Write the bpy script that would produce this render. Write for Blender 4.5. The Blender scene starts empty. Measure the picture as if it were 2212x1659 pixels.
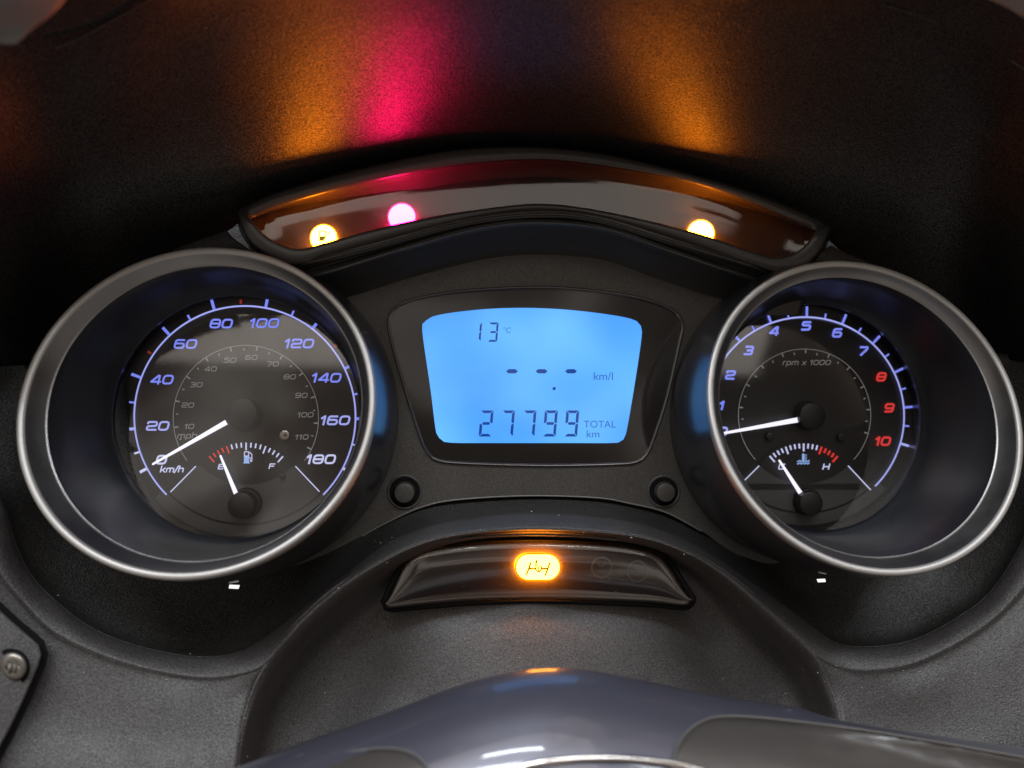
import bpy, bmesh, math, random
from mathutils import Vector, Matrix

random.seed(7)
sc = bpy.context.scene
R = math.radians

# ------------------------------------------------------------------ camera
D = 0.236            # metres from the lens to the bezel plane at the middle of the dash
F = 1671.0           # focal length in units of a 2212 px wide picture
CU, CV = 1106.0, 829.5
A = 0.095            # the dash is yawed a little: its right side is farther away
cam = bpy.data.cameras.new('camera')
cam.sensor_width = 36.0
cam.lens = 36.0 * F / 2212.0
cam.clip_start = 0.005
cam.clip_end = 50
cam.dof.use_dof = True
cam.dof.focus_distance = 0.262
cam.dof.aperture_fstop = 7.5
cam_o = bpy.data.objects.new('camera', cam)
cam_o.location = (0, -D, 0)
cam_o.rotation_euler = (R(90), 0, 0)
sc.collection.objects.link(cam_o)
sc.camera = cam_o

# ------------------------------------------------------------------ world and lamps of the garage
w = bpy.data.worlds.new('World')
sc.world = w
w.use_nodes = True
nt = w.node_tree
bg = nt.nodes['Background']
tc = nt.nodes.new('ShaderNodeTexCoord')
nz = nt.nodes.new('ShaderNodeTexNoise')
nz.inputs['Scale'].default_value = 2.9
nz.inputs['Detail'].default_value = 4
nz.inputs['Distortion'].default_value = 0.7
mp = nt.nodes.new('ShaderNodeMapping')
mp.inputs['Location'].default_value = (1.7, 2.1, 0.3)
cr = nt.nodes.new('ShaderNodeValToRGB')
el = cr.color_ramp.elements
el[0].position = 0.43
el[0].color = (0.03, 0.022, 0.018, 1)
el[1].position = 0.56
el[1].color = (1.0, 0.91, 0.82, 1)
e2 = el.new(0.50)
e2.color = (0.32, 0.24, 0.19, 1)
nt.links.new(tc.outputs['Generated'], mp.inputs['Vector'])
nt.links.new(mp.outputs[0], nz.inputs['Vector'])
nt.links.new(nz.outputs['Fac'], cr.inputs['Fac'])
nt.links.new(cr.outputs['Color'], bg.inputs['Color'])
bg.inputs['Strength'].default_value = 0.92


def area(name, loc, target, sx, sy, power, col, roll=0.0):
    l = bpy.data.lights.new(name, 'AREA')
    l.shape = 'RECTANGLE'
    l.size = sx
    l.size_y = sy
    l.energy = power
    l.color = col
    o = bpy.data.objects.new(name, l)
    o.location = loc
    d = (Vector(target) - Vector(loc)).normalized()
    o.rotation_euler = (d.to_track_quat('-Z', 'Y').to_matrix().to_4x4() @ Matrix.Rotation(roll, 4, 'Z')).to_euler()
    sc.collection.objects.link(o)
    return o


area('ceiling_light', (0.0, -1.15, 1.40), (0, 0, 0), 2.4, 1.9, 25, (1.0, 0.91, 0.82))
area('tube_light', (-0.45, -1.0, 1.15), (0, 0, 0), 1.1, 0.12, 21, (0.86, 0.93, 1.0), R(8))
area('tube_light', (-0.15, -0.70, 1.55), (0, 0, 0), 0.6, 0.09, 10, (0.86, 0.93, 1.0), R(5))
area('tube_light', (0.75, -0.95, 1.15), (0, 0, 0), 0.9, 0.12, 13, (0.86, 0.93, 1.0), R(-10))

sc.view_settings.view_transform = 'Standard'
sc.view_settings.look = 'None'
sc.view_settings.exposure = 0.0
sc.view_settings.gamma = 1.0
sc.cycles.use_denoising = True
sc.cycles.use_adaptive_sampling = False
sc.cycles.max_bounces = 8
sc.cycles.sample_clamp_indirect = 1.0


# ------------------------------------------------------------------ coordinates
def Lp(u, v, d):
    """A point of the dash: u right, v down in 2212-wide picture units, d millimetres behind the bezel plane."""
    xh = (u - CU) / F
    zh = (CV - v) / F
    t = (D + d / 1000.0) / (1 - A * xh)
    return Vector((xh * t, t - D, zh * t))


CAM = Vector((0, -D, 0))
E1 = Vector((1, A, 0)).normalized()
AX = Vector((-A, 1, 0)).normalized()      # pointing into the dash
UP = Vector((0, 0, 1))

# ------------------------------------------------------------------ materials
MATS = {}


def pmat(name, col, rough=0.5, metal=0.0, spec=0.5, coat=0.0, coat_rough=0.03, grain=None, mottle=0.0, rvar=0.0, emis=None, estr=0.0, mscale=60, speck=None):
    m = bpy.data.materials.new(name)
    m.use_nodes = True
    n = m.node_tree
    b = n.nodes['Principled BSDF']
    b.inputs['Base Color'].default_value = (*col, 1)
    b.inputs['Roughness'].default_value = rough
    b.inputs['Metallic'].default_value = metal
    b.inputs['Specular IOR Level'].default_value = spec
    b.inputs['Coat Weight'].default_value = coat
    b.inputs['Coat Roughness'].default_value = coat_rough
    if emis:
        b.inputs['Emission Color'].default_value = (*emis, 1)
        b.inputs['Emission Strength'].default_value = estr
    if grain or mottle or rvar or speck:
        geo = n.nodes.new('ShaderNodeNewGeometry')
    if mottle or rvar:
        nn = n.nodes.new('ShaderNodeTexNoise')
        nn.inputs['Scale'].default_value = mscale
        nn.inputs['Detail'].default_value = 6
        nn.inputs['Roughness'].default_value = 0.65
        n.links.new(geo.outputs['Position'], nn.inputs['Vector'])
        if mottle:
            mx = n.nodes.new('ShaderNodeMix')
            mx.data_type = 'RGBA'
            mx.inputs[6].default_value = (*[c * (1 - mottle) for c in col], 1)
            mx.inputs[7].default_value = (*[c * (1 + mottle) for c in col], 1)
            n.links.new(nn.outputs['Fac'], mx.inputs[0])
            n.links.new(mx.outputs[2], b.inputs['Base Color'])
        if rvar:
            mr = n.nodes.new('ShaderNodeMapRange')
            mr.inputs[1].default_value = 0.3
            mr.inputs[2].default_value = 0.7
            mr.inputs[3].default_value = rough - rvar
            mr.inputs[4].default_value = rough + rvar
            n.links.new(nn.outputs['Fac'], mr.inputs[0])
            n.links.new(mr.outputs[0], b.inputs['Roughness'])
    if speck:
        # moulded grain: tiny pits and shiny points a fraction of a millimetre wide
        sscale, lo, hi = speck
        vs = n.nodes.new('ShaderNodeTexNoise')
        vs.inputs['Scale'].default_value = sscale
        vs.inputs['Detail'].default_value = 3
        vs.inputs['Roughness'].default_value = 0.8
        n.links.new(geo.outputs['Position'], vs.inputs['Vector'])
        ms = n.nodes.new('ShaderNodeMapRange')
        ms.inputs[1].default_value = 0.36
        ms.inputs[2].default_value = 0.66
        ms.inputs[3].default_value = lo
        ms.inputs[4].default_value = hi
        n.links.new(vs.outputs['Fac'], ms.inputs[0])
        sp = n.nodes.new('ShaderNodeMath')
        sp.operation = 'MULTIPLY'
        sp.inputs[1].default_value = spec
        n.links.new(ms.outputs[0], sp.inputs[0])
        n.links.new(sp.outputs[0], b.inputs['Specular IOR Level'])
        mc = n.nodes.new('ShaderNodeMix')
        mc.data_type = 'RGBA'
        mc.blend_type = 'MULTIPLY'
        mc.inputs[0].default_value = 1.0
        if b.inputs['Base Color'].links:
            n.links.new(b.inputs['Base Color'].links[0].from_socket, mc.inputs[6])
        else:
            mc.inputs[6].default_value = (*col, 1)
        n.links.new(ms.outputs[0], mc.inputs[7])
        n.links.new(mc.outputs[2], b.inputs['Base Color'])
    if grain:
        scale, dist, strength = grain
        gn = n.nodes.new('ShaderNodeTexNoise')
        gn.inputs['Scale'].default_value = scale
        gn.inputs['Detail'].default_value = 2
        n.links.new(geo.outputs['Position'], gn.inputs['Vector'])
        bp = n.nodes.new('ShaderNodeBump')
        bp.inputs['Strength'].default_value = strength
        bp.inputs['Distance'].default_value = dist
        n.links.new(gn.outputs['Fac'], bp.inputs['Height'])
        n.links.new(bp.outputs['Normal'], b.inputs['Normal'])
    MATS[name] = m
    return m


def emat(name, col, s):
    m = bpy.data.materials.new(name)
    m.use_nodes = True
    n = m.node_tree
    n.nodes.remove(n.nodes['Principled BSDF'])
    e = n.nodes.new('ShaderNodeEmission')
    e.inputs['Color'].default_value = (*col, 1)
    e.inputs['Strength'].default_value = s
    n.links.new(e.outputs[0], n.nodes['Material Output'].inputs['Surface'])
    MATS[name] = m
    return m


def glassmat(name, tint=(1, 1, 1), boost=1.0, rough=0.0, dust=0.0):
    """A thin clear pane: transparent body, Fresnel reflection on top."""
    m = bpy.data.materials.new(name)
    m.use_nodes = True
    n = m.node_tree
    n.nodes.remove(n.nodes['Principled BSDF'])
    tr = n.nodes.new('ShaderNodeBsdfTransparent')
    tr.inputs['Color'].default_value = (*tint, 1)
    gl = n.nodes.new('ShaderNodeBsdfGlossy')
    gl.inputs['Roughness'].default_value = max(rough, 0.05)
    fr = n.nodes.new('ShaderNodeFresnel')
    fr.inputs['IOR'].default_value = 1.5
    mu = n.nodes.new('ShaderNodeMath')
    mu.operation = 'MULTIPLY'
    mu.inputs[1].default_value = boost
    mu.use_clamp = True
    mix = n.nodes.new('ShaderNodeMixShader')
    n.links.new(fr.outputs[0], mu.inputs[0])
    n.links.new(mu.outputs[0], mix.inputs[0])
    n.links.new(tr.outputs[0], mix.inputs[1])
    n.links.new(gl.outputs[0], mix.inputs[2])
    last = mix
    if dust:
        # a thin film of dust that catches light from both sides
        tl = n.nodes.new('ShaderNodeBsdfTranslucent')
        tl.inputs['Color'].default_value = (0.8, 0.8, 0.8, 1)
        last = n.nodes.new('ShaderNodeMixShader')
        last.inputs[0].default_value = dust
        n.links.new(mix.outputs[0], last.inputs[1])
        n.links.new(tl.outputs[0], last.inputs[2])
    n.links.new(last.outputs[0], n.nodes['Material Output'].inputs['Surface'])
    MATS[name] = m
    return m


pmat('hood_plastic', (0.006, 0.0055, 0.0055), 0.40, spec=0.5, grain=(2100, 0.00022, 0.8), mottle=0.2, speck=(1700, 0.35, 1.8))  # blacker than the dish: the shade under the visor is put into the colour
pmat('dish_plastic', (0.013, 0.0125, 0.012), 0.42, spec=0.5, grain=(2600, 0.00025, 0.8), mottle=0.2, speck=(2300, 0.3, 2.0))  # same moulding as the hood, paler: light falling on it is in the colour
pmat('shell_plastic', (0.0225, 0.0204, 0.0202), 0.55, grain=(2200, 0.00025, 0.7), mottle=0.18, rvar=0.06, speck=(1900, 0.6, 1.45))
pmat('panel_plastic', (0.029, 0.026, 0.023), 0.50, grain=(1800, 0.00015, 0.3), mottle=0.2, rvar=0.06, speck=(2200, 0.7, 1.35))
pmat('brow_plastic', (0.024, 0.023, 0.022), 0.32, grain=(1800, 0.0002, 0.2), mottle=0.15)
pmat('pod_plastic', (0.016, 0.016, 0.018), 0.22, spec=1.0, grain=(1400, 0.0002, 0.15))
pmat('well_plastic', (0.006, 0.007, 0.010), 0.34, spec=0.7, grain=(700, 0.0002, 0.08), rvar=0.05)
pmat('satin_metal', (0.30, 0.29, 0.28), 0.50, metal=0.7, grain=(1600, 0.0001, 0.12), rvar=0.05)
pmat('chamfer_metal', (0.19, 0.187, 0.185), 0.40, metal=1.0, grain=(1600, 0.0001, 0.12), rvar=0.06)
pmat('dial_black', (0.006, 0.006, 0.006), 0.45)
pmat('dial_grey', (0.050, 0.049, 0.047), 0.45, mottle=0.1)
pmat('dial_groove', (0.003, 0.003, 0.003), 0.6)
pmat('hub_plastic', (0.006, 0.006, 0.006), 0.45, grain=(1500, 0.0002, 0.2))
pmat('print_grey', (0.22, 0.21, 0.20), 0.6, emis=(0.75, 0.72, 0.75), estr=0.14)
pmat('dim_red', (0.25, 0.03, 0.02), 0.5, emis=(0.9, 0.06, 0.03), estr=0.22)
pmat('screw_steel', (0.40, 0.37, 0.34), 0.33, metal=1.0, mottle=0.15)
pmat('torx_steel', (0.20, 0.185, 0.165), 0.42, metal=0.85, mottle=0.25, mscale=300)
pmat('black_gap', (0.003, 0.003, 0.003), 0.9, spec=0.1)
pmat('lcd_border', (0.006, 0.005, 0.005), 0.4)
pmat('lcd_rim', (0.014, 0.014, 0.020), 0.16, spec=0.9)
pmat('lens_backing', (0.022, 0.019, 0.018), 0.20, mottle=0.15)
pmat('box_wall', (0.05, 0.043, 0.04), 0.20, spec=1.0)
pmat('smoked_lens', (0.030, 0.027, 0.026), 0.22, coat=0.3, grain=(250, 0.0002, 0.05), rvar=0.03)
pmat('ghost_symbol', (0.085, 0.085, 0.09), 0.3)
pmat('paint', (0.050, 0.051, 0.070), 0.38, metal=0.45, coat=0.7, coat_rough=0.06, grain=(2500, 0.0001, 0.15), mottle=0.1)
pmat('smoke_plastic', (0.032, 0.029, 0.028), 0.32, coat=0.3, coat_rough=0.1, mottle=0.12)
pmat('seam_edge', (0.09, 0.085, 0.08), 0.4)
pmat('chrome', (0.78, 0.75, 0.72), 0.16, metal=1.0)
pmat('fairing_grey', (0.10, 0.097, 0.094), 0.5, mottle=0.1)
pmat('dust_fluff', (0.34, 0.32, 0.31), 0.9)
emat('slot_glow', (1.0, 0.97, 0.96), 1.2)
emat('needle_glow', (0.88, 0.86, 1.0), 1.25)
emat('lit_blue', (0.23, 0.28, 1.0), 0.92)
emat('lit_lav', (0.42, 0.45, 1.0), 0.92)
emat('lit_white', (0.66, 0.68, 1.0), 0.92)
emat('lit_red', (0.80, 0.05, 0.045), 0.85)
emat('icon_blue', (0.36, 0.55, 1.0), 0.85)
emat('lcd_glow', (0.085, 0.36, 1.0), 1.32)
def lcd_material():
    m = MATS['lcd_glow']
    n = m.node_tree
    e = [q for q in n.nodes if q.type == 'EMISSION'][0]
    geo = n.nodes.new('ShaderNodeNewGeometry')
    no = n.nodes.new('ShaderNodeTexNoise')
    no.inputs['Scale'].default_value = 22
    no.inputs['Detail'].default_value = 1.5
    n.links.new(geo.outputs['Position'], no.inputs['Vector'])
    ra = n.nodes.new('ShaderNodeValToRGB')
    ra.color_ramp.elements[0].position = 0.3
    ra.color_ramp.elements[0].color = (0.032, 0.235, 0.93, 1)
    ra.color_ramp.elements[1].position = 0.72
    ra.color_ramp.elements[1].color = (0.135, 0.465, 1.0, 1)
    sx = n.nodes.new('ShaderNodeSeparateXYZ')
    n.links.new(geo.outputs['Position'], sx.inputs[0])
    gz = n.nodes.new('ShaderNodeMapRange')
    gz.inputs[1].default_value = 0.024
    gz.inputs[2].default_value = -0.020
    gz.inputs[3].default_value = -0.10
    gz.inputs[4].default_value = 0.16
    n.links.new(sx.outputs['Z'], gz.inputs[0])
    ad = n.nodes.new('ShaderNodeMath')
    n.links.new(no.outputs['Fac'], ad.inputs[0])
    n.links.new(gz.outputs[0], ad.inputs[1])
    n.links.new(ad.outputs[0], ra.inputs['Fac'])
    n.links.new(ra.outputs['Color'], e.inputs['Color'])


lcd_material()
emat('lcd_ink', (0.012, 0.075, 0.36), 0.85)
emat('lcd_ink_soft', (0.035, 0.16, 0.52), 0.9)
emat('amber_core', (1.0, 0.225, 0.0052), 225.0)
emat('amber_pill', (1.0, 0.40, 0.045), 18.0)
emat('amber_side', (1.0, 0.24, 0.004), 130.0)
emat('red_side', (1.0, 0.006, 0.11), 130.0)
emat('amber_rim', (1.0, 0.33, 0.0), 1.6)
emat('red_core', (1.0, 0.0038, 0.10), 250.0)
emat('red_rim', (1.0, 0.02, 0.12), 1.6)
emat('lamp_ink', (0.50, 0.28, 0.0), 0.6)
emat('lamp_ink_dark', (0.36, 0.12, 0.0), 0.8)
glassmat('dial_glass', (0.97, 0.97, 0.97), 1.9)
glassmat('lcd_glass', (0.98, 0.98, 0.98), 1.0)
glassmat('strip_lens', (0.93, 0.90, 0.88), 1.45)
glassmat('indicator_lens', (0.90, 0.88, 0.86), 1.3)

# ------------------------------------------------------------------ objects
WPOS = {}


def thing(name, loc, label, cat, group=None):
    o = bpy.data.objects.new(name, None)
    o.empty_display_size = 0.01
    o.location = loc
    sc.collection.objects.link(o)
    WPOS[o.name] = Vector(loc)
    o['label'] = label
    o['category'] = cat
    if group:
        o['group'] = group
    return o


def part_empty(name, loc, parent):
    o = bpy.data.objects.new(name, None)
    o.empty_display_size = 0.01
    sc.collection.objects.link(o)
    o.parent = parent
    o.matrix_parent_inverse = Matrix.Translation(-WPOS[parent.name])
    o.location = loc
    WPOS[o.name] = Vector(loc)
    return o


def mesh(name, verts, faces, mat, parent, smooth=True, solid=0.0, face_cam=True, bevel=0.0):
    c = sum((Vector(v) for v in verts), Vector()) / len(verts)
    me = bpy.data.meshes.new(name)
    me.from_pydata([tuple(Vector(v) - c) for v in verts], [], faces)
    me.validate()
    bm = bmesh.new()
    bm.from_mesh(me)
    if face_cam:
        s = sum((f.normal * f.calc_area()).dot((CAM - (c + f.calc_center_median())).normalized()) for f in bm.faces)
        if s < 0:
            bmesh.ops.reverse_faces(bm, faces=bm.faces)
    else:
        bmesh.ops.recalc_face_normals(bm, faces=bm.faces)
    for f in bm.faces:
        f.smooth = smooth
    bm.to_mesh(me)
    bm.free()
    me.materials.append(MATS[mat])
    o = bpy.data.objects.new(name, me)
    sc.collection.objects.link(o)
    if parent is not None:
        o.parent = parent
        o.matrix_parent_inverse = Matrix.Translation(-WPOS[parent.name])
    o.location = c
    WPOS[o.name] = c
    if solid:
        md = o.modifiers.new('thickness', 'SOLIDIFY')
        md.thickness = solid
        md.offset = -1
    if bevel:
        md = o.modifiers.new('bevel', 'BEVEL')
        md.width = bevel
        md.segments = 2
        md.limit_method = 'ANGLE'
        md.angle_limit = R(40)
    return o


def cr_pt(p0, p1, p2, p3, t):
    return 0.5 * ((2 * p1) + (p2 - p0) * t + (2 * p0 - 5 * p1 + 4 * p2 - p3) * t * t + (3 * p1 - p0 - 3 * p2 + p3) * t ** 3)


def resample(pts, n, closed=False, mids=10):
    """Catmull-Rom through the points, resampled to n points evenly along its length."""
    P = [Vector(p) for p in pts]
    m = len(P)
    dense = []
    rng = m if closed else m - 1
    for i in range(rng):
        g = (lambda k: P[k % m]) if closed else (lambda k: P[max(0, min(m - 1, k))])
        for j in range(mids):
            dense.append(cr_pt(g(i - 1), g(i), g(i + 1), g(i + 2), j / mids))
    dense.append(P[0].copy() if closed else P[-1].copy())
    cum = [0.0]
    for a, b in zip(dense, dense[1:]):
        cum.append(cum[-1] + (b - a).length)
    tot = cum[-1]
    out = []
    k = 0
    cnt = n if closed else n - 1
    for i in range(n):
        s = tot * i / cnt
        while k < len(cum) - 2 and cum[k + 1] < s:
            k += 1
        seg = cum[k + 1] - cum[k]
        out.append(dense[k].lerp(dense[k + 1], (s - cum[k]) / seg if seg > 1e-12 else 0))
    return out


def loft(name, rows, n, sub, mat, parent, closed=False, solid=0.0015, lin=False):
    """A smooth skin through rows of (u, v, d) points."""
    rr = [resample(r, n, closed) for r in rows]
    grid = []
    m = len(rr)
    for i in range(m - 1):
        for j in range(sub):
            t = j / sub
            if lin:
                grid.append([rr[i][k].lerp(rr[i + 1][k], t) for k in range(n)])
            else:
                grid.append([cr_pt(rr[max(0, i - 1)][k], rr[i][k], rr[i + 1][k], rr[min(m - 1, i + 2)][k], t) for k in range(n)])
    grid.append(rr[-1])
    verts = [Lp(*p) for row in grid for p in row]
    faces = []
    cols = n if closed else n - 1
    for i in range(len(grid) - 1):
        for k in range(cols):
            k2 = (k + 1) % n
            faces.append((i * n + k, i * n + k2, (i + 1) * n + k2, (i + 1) * n + k))
    return mesh(name, verts, faces, mat, parent, solid=solid), verts


def offset2d(pts, k):
    """Offset a closed 2D outline (clockwise or not) outwards by k."""
    n = len(pts)
    ar = sum(pts[i][0] * pts[(i + 1) % n][1] - pts[(i + 1) % n][0] * pts[i][1] for i in range(n))
    sg = 1 if ar > 0 else -1
    out = []
    for i in range(n):
        a = Vector(pts[i - 1])
        b = Vector(pts[i])
        c = Vector(pts[(i + 1) % n])
        d = (c - a)
        d.normalize()
        nrm = Vector((d.y, -d.x)) * sg
        out.append(b + nrm * k)
    return out


def outline(pts, n=80):
    return [p.xy for p in resample([(x, y, 0) for x, y in pts], n, True)]


def plate(name, pts, d, mat, parent, thick=0.0, bev=0.0, smooth=False):
    """A flat piece with the outline pts (u, v) at depth d; thick mm behind, bev px chamfer."""
    n = len(pts)
    if not thick:
        return mesh(name, [Lp(x, y, d) for x, y in pts], [tuple(range(n))], mat, parent, smooth=False)
    verts = []
    inner = offset2d(pts, -bev) if bev else pts
    verts += [Lp(x, y, d) for x, y in inner]
    rings = 1
    if bev:
        mid = offset2d(pts, -bev * 0.3)
        verts += [Lp(x, y, d + bev * 0.14 * 0.3) for x, y in mid]
        verts += [Lp(x, y, d + bev * 0.14) for x, y in pts]
        rings = 3
    verts += [Lp(x, y, d + thick) for x, y in pts]
    rings += 1
    faces = [tuple(range(n))]
    for r in range(rings - 1):
        for i in range(n):
            j = (i + 1) % n
            faces.append((r * n + i, r * n + j, (r + 1) * n + j, (r + 1) * n + i))
    faces.append(tuple(reversed(range((rings - 1) * n, rings * n))))
    return mesh(name, verts, faces, mat, parent, smooth=smooth, face_cam=False)


def frame(name, prof, mat, parent):
    """Rings of outlines: prof = [(pts, d), ...] joined one to the next."""
    n = len(prof[0][0])
    verts = [Lp(x, y, d) for pts, d in prof for x, y in pts]
    faces = []
    for r in range(len(prof) - 1):
        for i in range(n):
            j = (i + 1) % n
            faces.append((r * n + i, r * n + j, (r + 1) * n + j, (r + 1) * n + i))
    return mesh(name, verts, faces, mat, parent)


def circ(u, v, r, n=40, a0=0.0, a1=360.0, ry=None):
    ry = ry or r
    full = abs(a1 - a0) >= 359.9
    k = n if full else n - 1
    return [Vector((u + r * math.cos(R(a0 + (a1 - a0) * i / k)), v - ry * math.sin(R(a0 + (a1 - a0) * i / k)))) for i in range(n)]


def ribbon(lines, wd, widths=None):
    """Flat strokes: polylines (pts, closed) -> 2D verts and faces."""
    V, Fc = [], []
    for pts, closed in lines:
        n = len(pts)
        base = len(V)
        for i in range(n):
            p = Vector(pts[i])
            if closed:
                a, c = Vector(pts[i - 1]), Vector(pts[(i + 1) % n])
            else:
                a, c = Vector(pts[max(0, i - 1)]), Vector(pts[min(n - 1, i + 1)])
            d1 = (p - a)
            d2 = (c - p)
            if d1.length < 1e-9:
                d1 = d2
            if d2.length < 1e-9:
                d2 = d1
            d1 = d1.normalized()
            d2 = d2.normalized()
            tdir = d1 + d2
            if tdir.length < 1e-6:
                tdir = d1
            tdir.normalize()
            cosh = max(0.5, tdir.dot(d1))
            nn = Vector((-tdir.y, tdir.x)) * (wd / 2 / cosh)
            V += [p + nn, p - nn]
        cnt = n if closed else n - 1
        for i in range(cnt):
            j = (i + 1) % n
            Fc.append((base + 2 * i, base + 2 * j, base + 2 * j + 1, base + 2 * i + 1))
    return V, Fc


def strokes(name, lines, wd, d, mat, parent):
    V, Fc = ribbon(lines, wd)
    return mesh(name, [Lp(p.x, p.y, d) for p in V], Fc, mat, parent, smooth=False)


def poly_round(pts, r, closed=False, seg=5):
    """Round the corners of a polyline."""
    P = [Vector(p) for p in pts]
    n = len(P)
    out = []
    for i in range(n):
        if not closed and i in (0, n - 1):
            out.append(P[i])
            continue
        a, b, c = P[i - 1], P[i], P[(i + 1) % n]
        rr = min(r, (a - b).length * 0.5, (c - b).length * 0.5)
        p = b + (a - b).normalized() * rr
        q = b + (c - b).normalized() * rr
        for s in range(seg + 1):
            t = s / seg
            out.append(p * (1 - t) ** 2 + b * 2 * t * (1 - t) + q * t * t)
    return out


# wide slanted lettering of the dials: centre lines in a box of height 1
def glyph(ch):
    W = 1.12
    a, b, y0, ym, y1 = 0.1, W - 0.1, 0.1, 0.5, 0.9
    r = 0.3
    G = []

    def L(pts, closed=False, rad=r):
        G.append((poly_round(pts, rad, closed), closed))
    if ch == '0':
        L([(a, y0), (b, y0), (b, y1), (a, y1)], True)
    elif ch == '1':
        W = 0.62
        L([(0.06, 0.66), (0.42, 0.93), (0.42, 0.0)], rad=0.04)
    elif ch == '2':
        L([(a, 0.68), (a, y1), (b, y1), (b, ym), (a, 0.46), (a, y0), (W, y0)], rad=0.2)
    elif ch == '3':
        L([(a, y1), (b, y1), (b, 0.52), (0.35, 0.5)], rad=0.2)
        L([(0.35, 0.5), (b, 0.48), (b, y0), (a, y0)], rad=0.2)
    elif ch == '4':
        L([(0.86, 0.0), (0.86, y1), (0.72, y1), (a, 0.28), (W, 0.28)], rad=0.03)
    elif ch == '5':
        L([(b, y1), (a, y1), (a, 0.56), (b, 0.56), (b, y0), (a - 0.05, y0)], rad=0.2)
    elif ch == '6':
        L([(b, y1), (a, y1), (a, y0), (b, y0), (b, 0.55), (a, 0.55)], rad=0.24)
    elif ch == '7':
        L([(a, y1), (b, y1), (b, 0.7), (0.4, 0.0)], rad=0.1)
    elif ch == '8':
        L([(a, y0), (b, y0), (b, y1), (a, y1)], True)
        L([(a, ym), (b, ym)])
    elif ch == '9':
        L([(a, y0), (b, y0), (b, y1), (a, y1), (a, 0.45), (b, 0.45)], rad=0.24)
    elif ch == 'k':
        L([(0.1, 0.0), (0.1, 1.15)])
        L([(0.1, 0.33), (0.4, 0.4), (0.85, 0.78)], rad=0.05)
        L([(0.4, 0.4), (0.88, 0.0)])
        W = 0.92
    elif ch == 'm':
        L([(0.1, 0.0), (0.1, 0.7), (1.3, 0.7), (1.3, 0.0)], rad=0.2)
        L([(0.7, 0.7), (0.7, 0.0)])
        W = 1.42
    elif ch == 'h':
        L([(0.1, 0.0), (0.1, 1.15)])
        L([(0.1, 0.7), (0.85, 0.7), (0.85, 0.0)], rad=0.2)
        W = 0.98
    elif ch == 'p':
        L([(0.1, -0.3), (0.1, 0.7), (0.85, 0.7), (0.85, 0.08), (0.1, 0.08)], rad=0.2)
        W = 0.98
    elif ch == 'r':
        L([(0.1, 0.0), (0.1, 0.7), (0.6, 0.7)], rad=0.2)
        W = 0.66
    elif ch == 'x':
        L([(0.05, 0.0), (0.8, 0.75)])
        L([(0.05, 0.75), (0.8, 0.0)])
        W = 0.85
    elif ch == '/':
        L([(0.0, -0.1), (0.5, 1.15)])
        W = 0.5
    elif ch == 'E':
        L([(b, y1), (a, y1), (a, y0), (b, y0)], rad=0.02)
        L([(a, ym), (b - 0.1, ym)])
    elif ch == 'F':
        L([(b, y1), (a, y1), (a, 0.0)], rad=0.02)
        L([(a, ym), (b - 0.1, ym)])
    elif ch == 'H':
        L([(a, 0.0), (a, 1.0)])
        L([(b, 0.0), (b, 1.0)])
        L([(a, ym), (b, ym)])
    elif ch == 'C':
        L([(b, y1), (a, y1), (a, y0), (b, y0)], rad=0.2)
    elif ch == ' ':
        W = 0.5
    return G, W


def lettering(name, text, u, v, h, d, mat, parent, wide=1.0, slant=0.26, stroke=0.2):
    lines = []
    x = 0.0
    for ch in text:
        G, W = glyph(ch)
        for pts, closed in G:
            lines.append(([Vector((x + p[0], p[1])) for p in pts], closed))
        x += W + 0.10
    x -= 0.10
    out = []
    for pts, closed in lines:
        out.append(([Vector((u + ((p.x - x / 2) * wide + (p.y - 0.5) * slant) * h, v - (p.y - 0.5) * h)) for p in pts], closed))
    return strokes(name, out, stroke * h, d, mat, parent)


def text_mesh(name, body, u, v, h, d, mat, parent, sx=1.0, weight=0.0):
    weight = 0.0
    c = bpy.data.curves.new(name, 'FONT')
    c.body = body
    c.align_x = 'CENTER'
    c.align_y = 'CENTER'
    c.offset = weight
    o = bpy.data.objects.new(name, c)
    sc.collection.objects.link(o)
    dg = bpy.context.evaluated_depsgraph_get()
    me = bpy.data.meshes.new_from_object(o.evaluated_get(dg))
    ys = [q.co.y for q in me.vertices]
    xs = [q.co.x for q in me.vertices]
    hh = max(ys) - min(ys)
    cx, cy = (max(xs) + min(xs)) / 2, (max(ys) + min(ys)) / 2
    verts = [Lp(u + (q.co.x - cx) / hh * h * sx, v - (q.co.y - cy) / hh * h, d) for q in me.vertices]
    faces = [tuple(p.vertices) for p in me.polygons]
    bpy.data.objects.remove(o)
    bpy.data.curves.remove(c)
    bpy.data.meshes.remove(me)
    return mesh(name, verts, faces, mat, parent, smooth=False)


def cylinder(name, u, v, r, d0, d1, mat, parent, rtop=None, n=40, round_px=2.5, u1=None, v1=None):
    """A round boss from its base (u, v, d1) to its face at depth d0."""
    rtop = rtop or r
    c1 = Lp(u, v, d1)
    s1 = (D + d1 / 1000) / (1 - A * (u - CU) / F) / F
    c0 = c1 - AX * ((d1 - d0) / 1000.0)
    if u1 is not None:
        c0 = Lp(u1, v1, d0)
    rings = [(c1, r * s1), (c0 + (c1 - c0) * 0.12, rtop * s1), (c0 + (c1 - c0) * 0.03, (rtop - round_px * 0.3) * s1), (c0, (rtop - round_px) * s1)]
    verts = []
    for c, rad in rings:
        for i in range(n):
            a = 2 * math.pi * i / n
            verts.append(c + E1 * (rad * math.cos(a)) + UP * (rad * math.sin(a)))
    faces = []
    for k in range(3):
        for i in range(n):
            j = (i + 1) % n
            faces.append((k * n + i, k * n + j, (k + 1) * n + j, (k + 1) * n + i))
    faces.append(tuple(range(3 * n, 4 * n)))
    o = mesh(name, verts, faces, mat, parent, face_cam=True)
    return o


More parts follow.
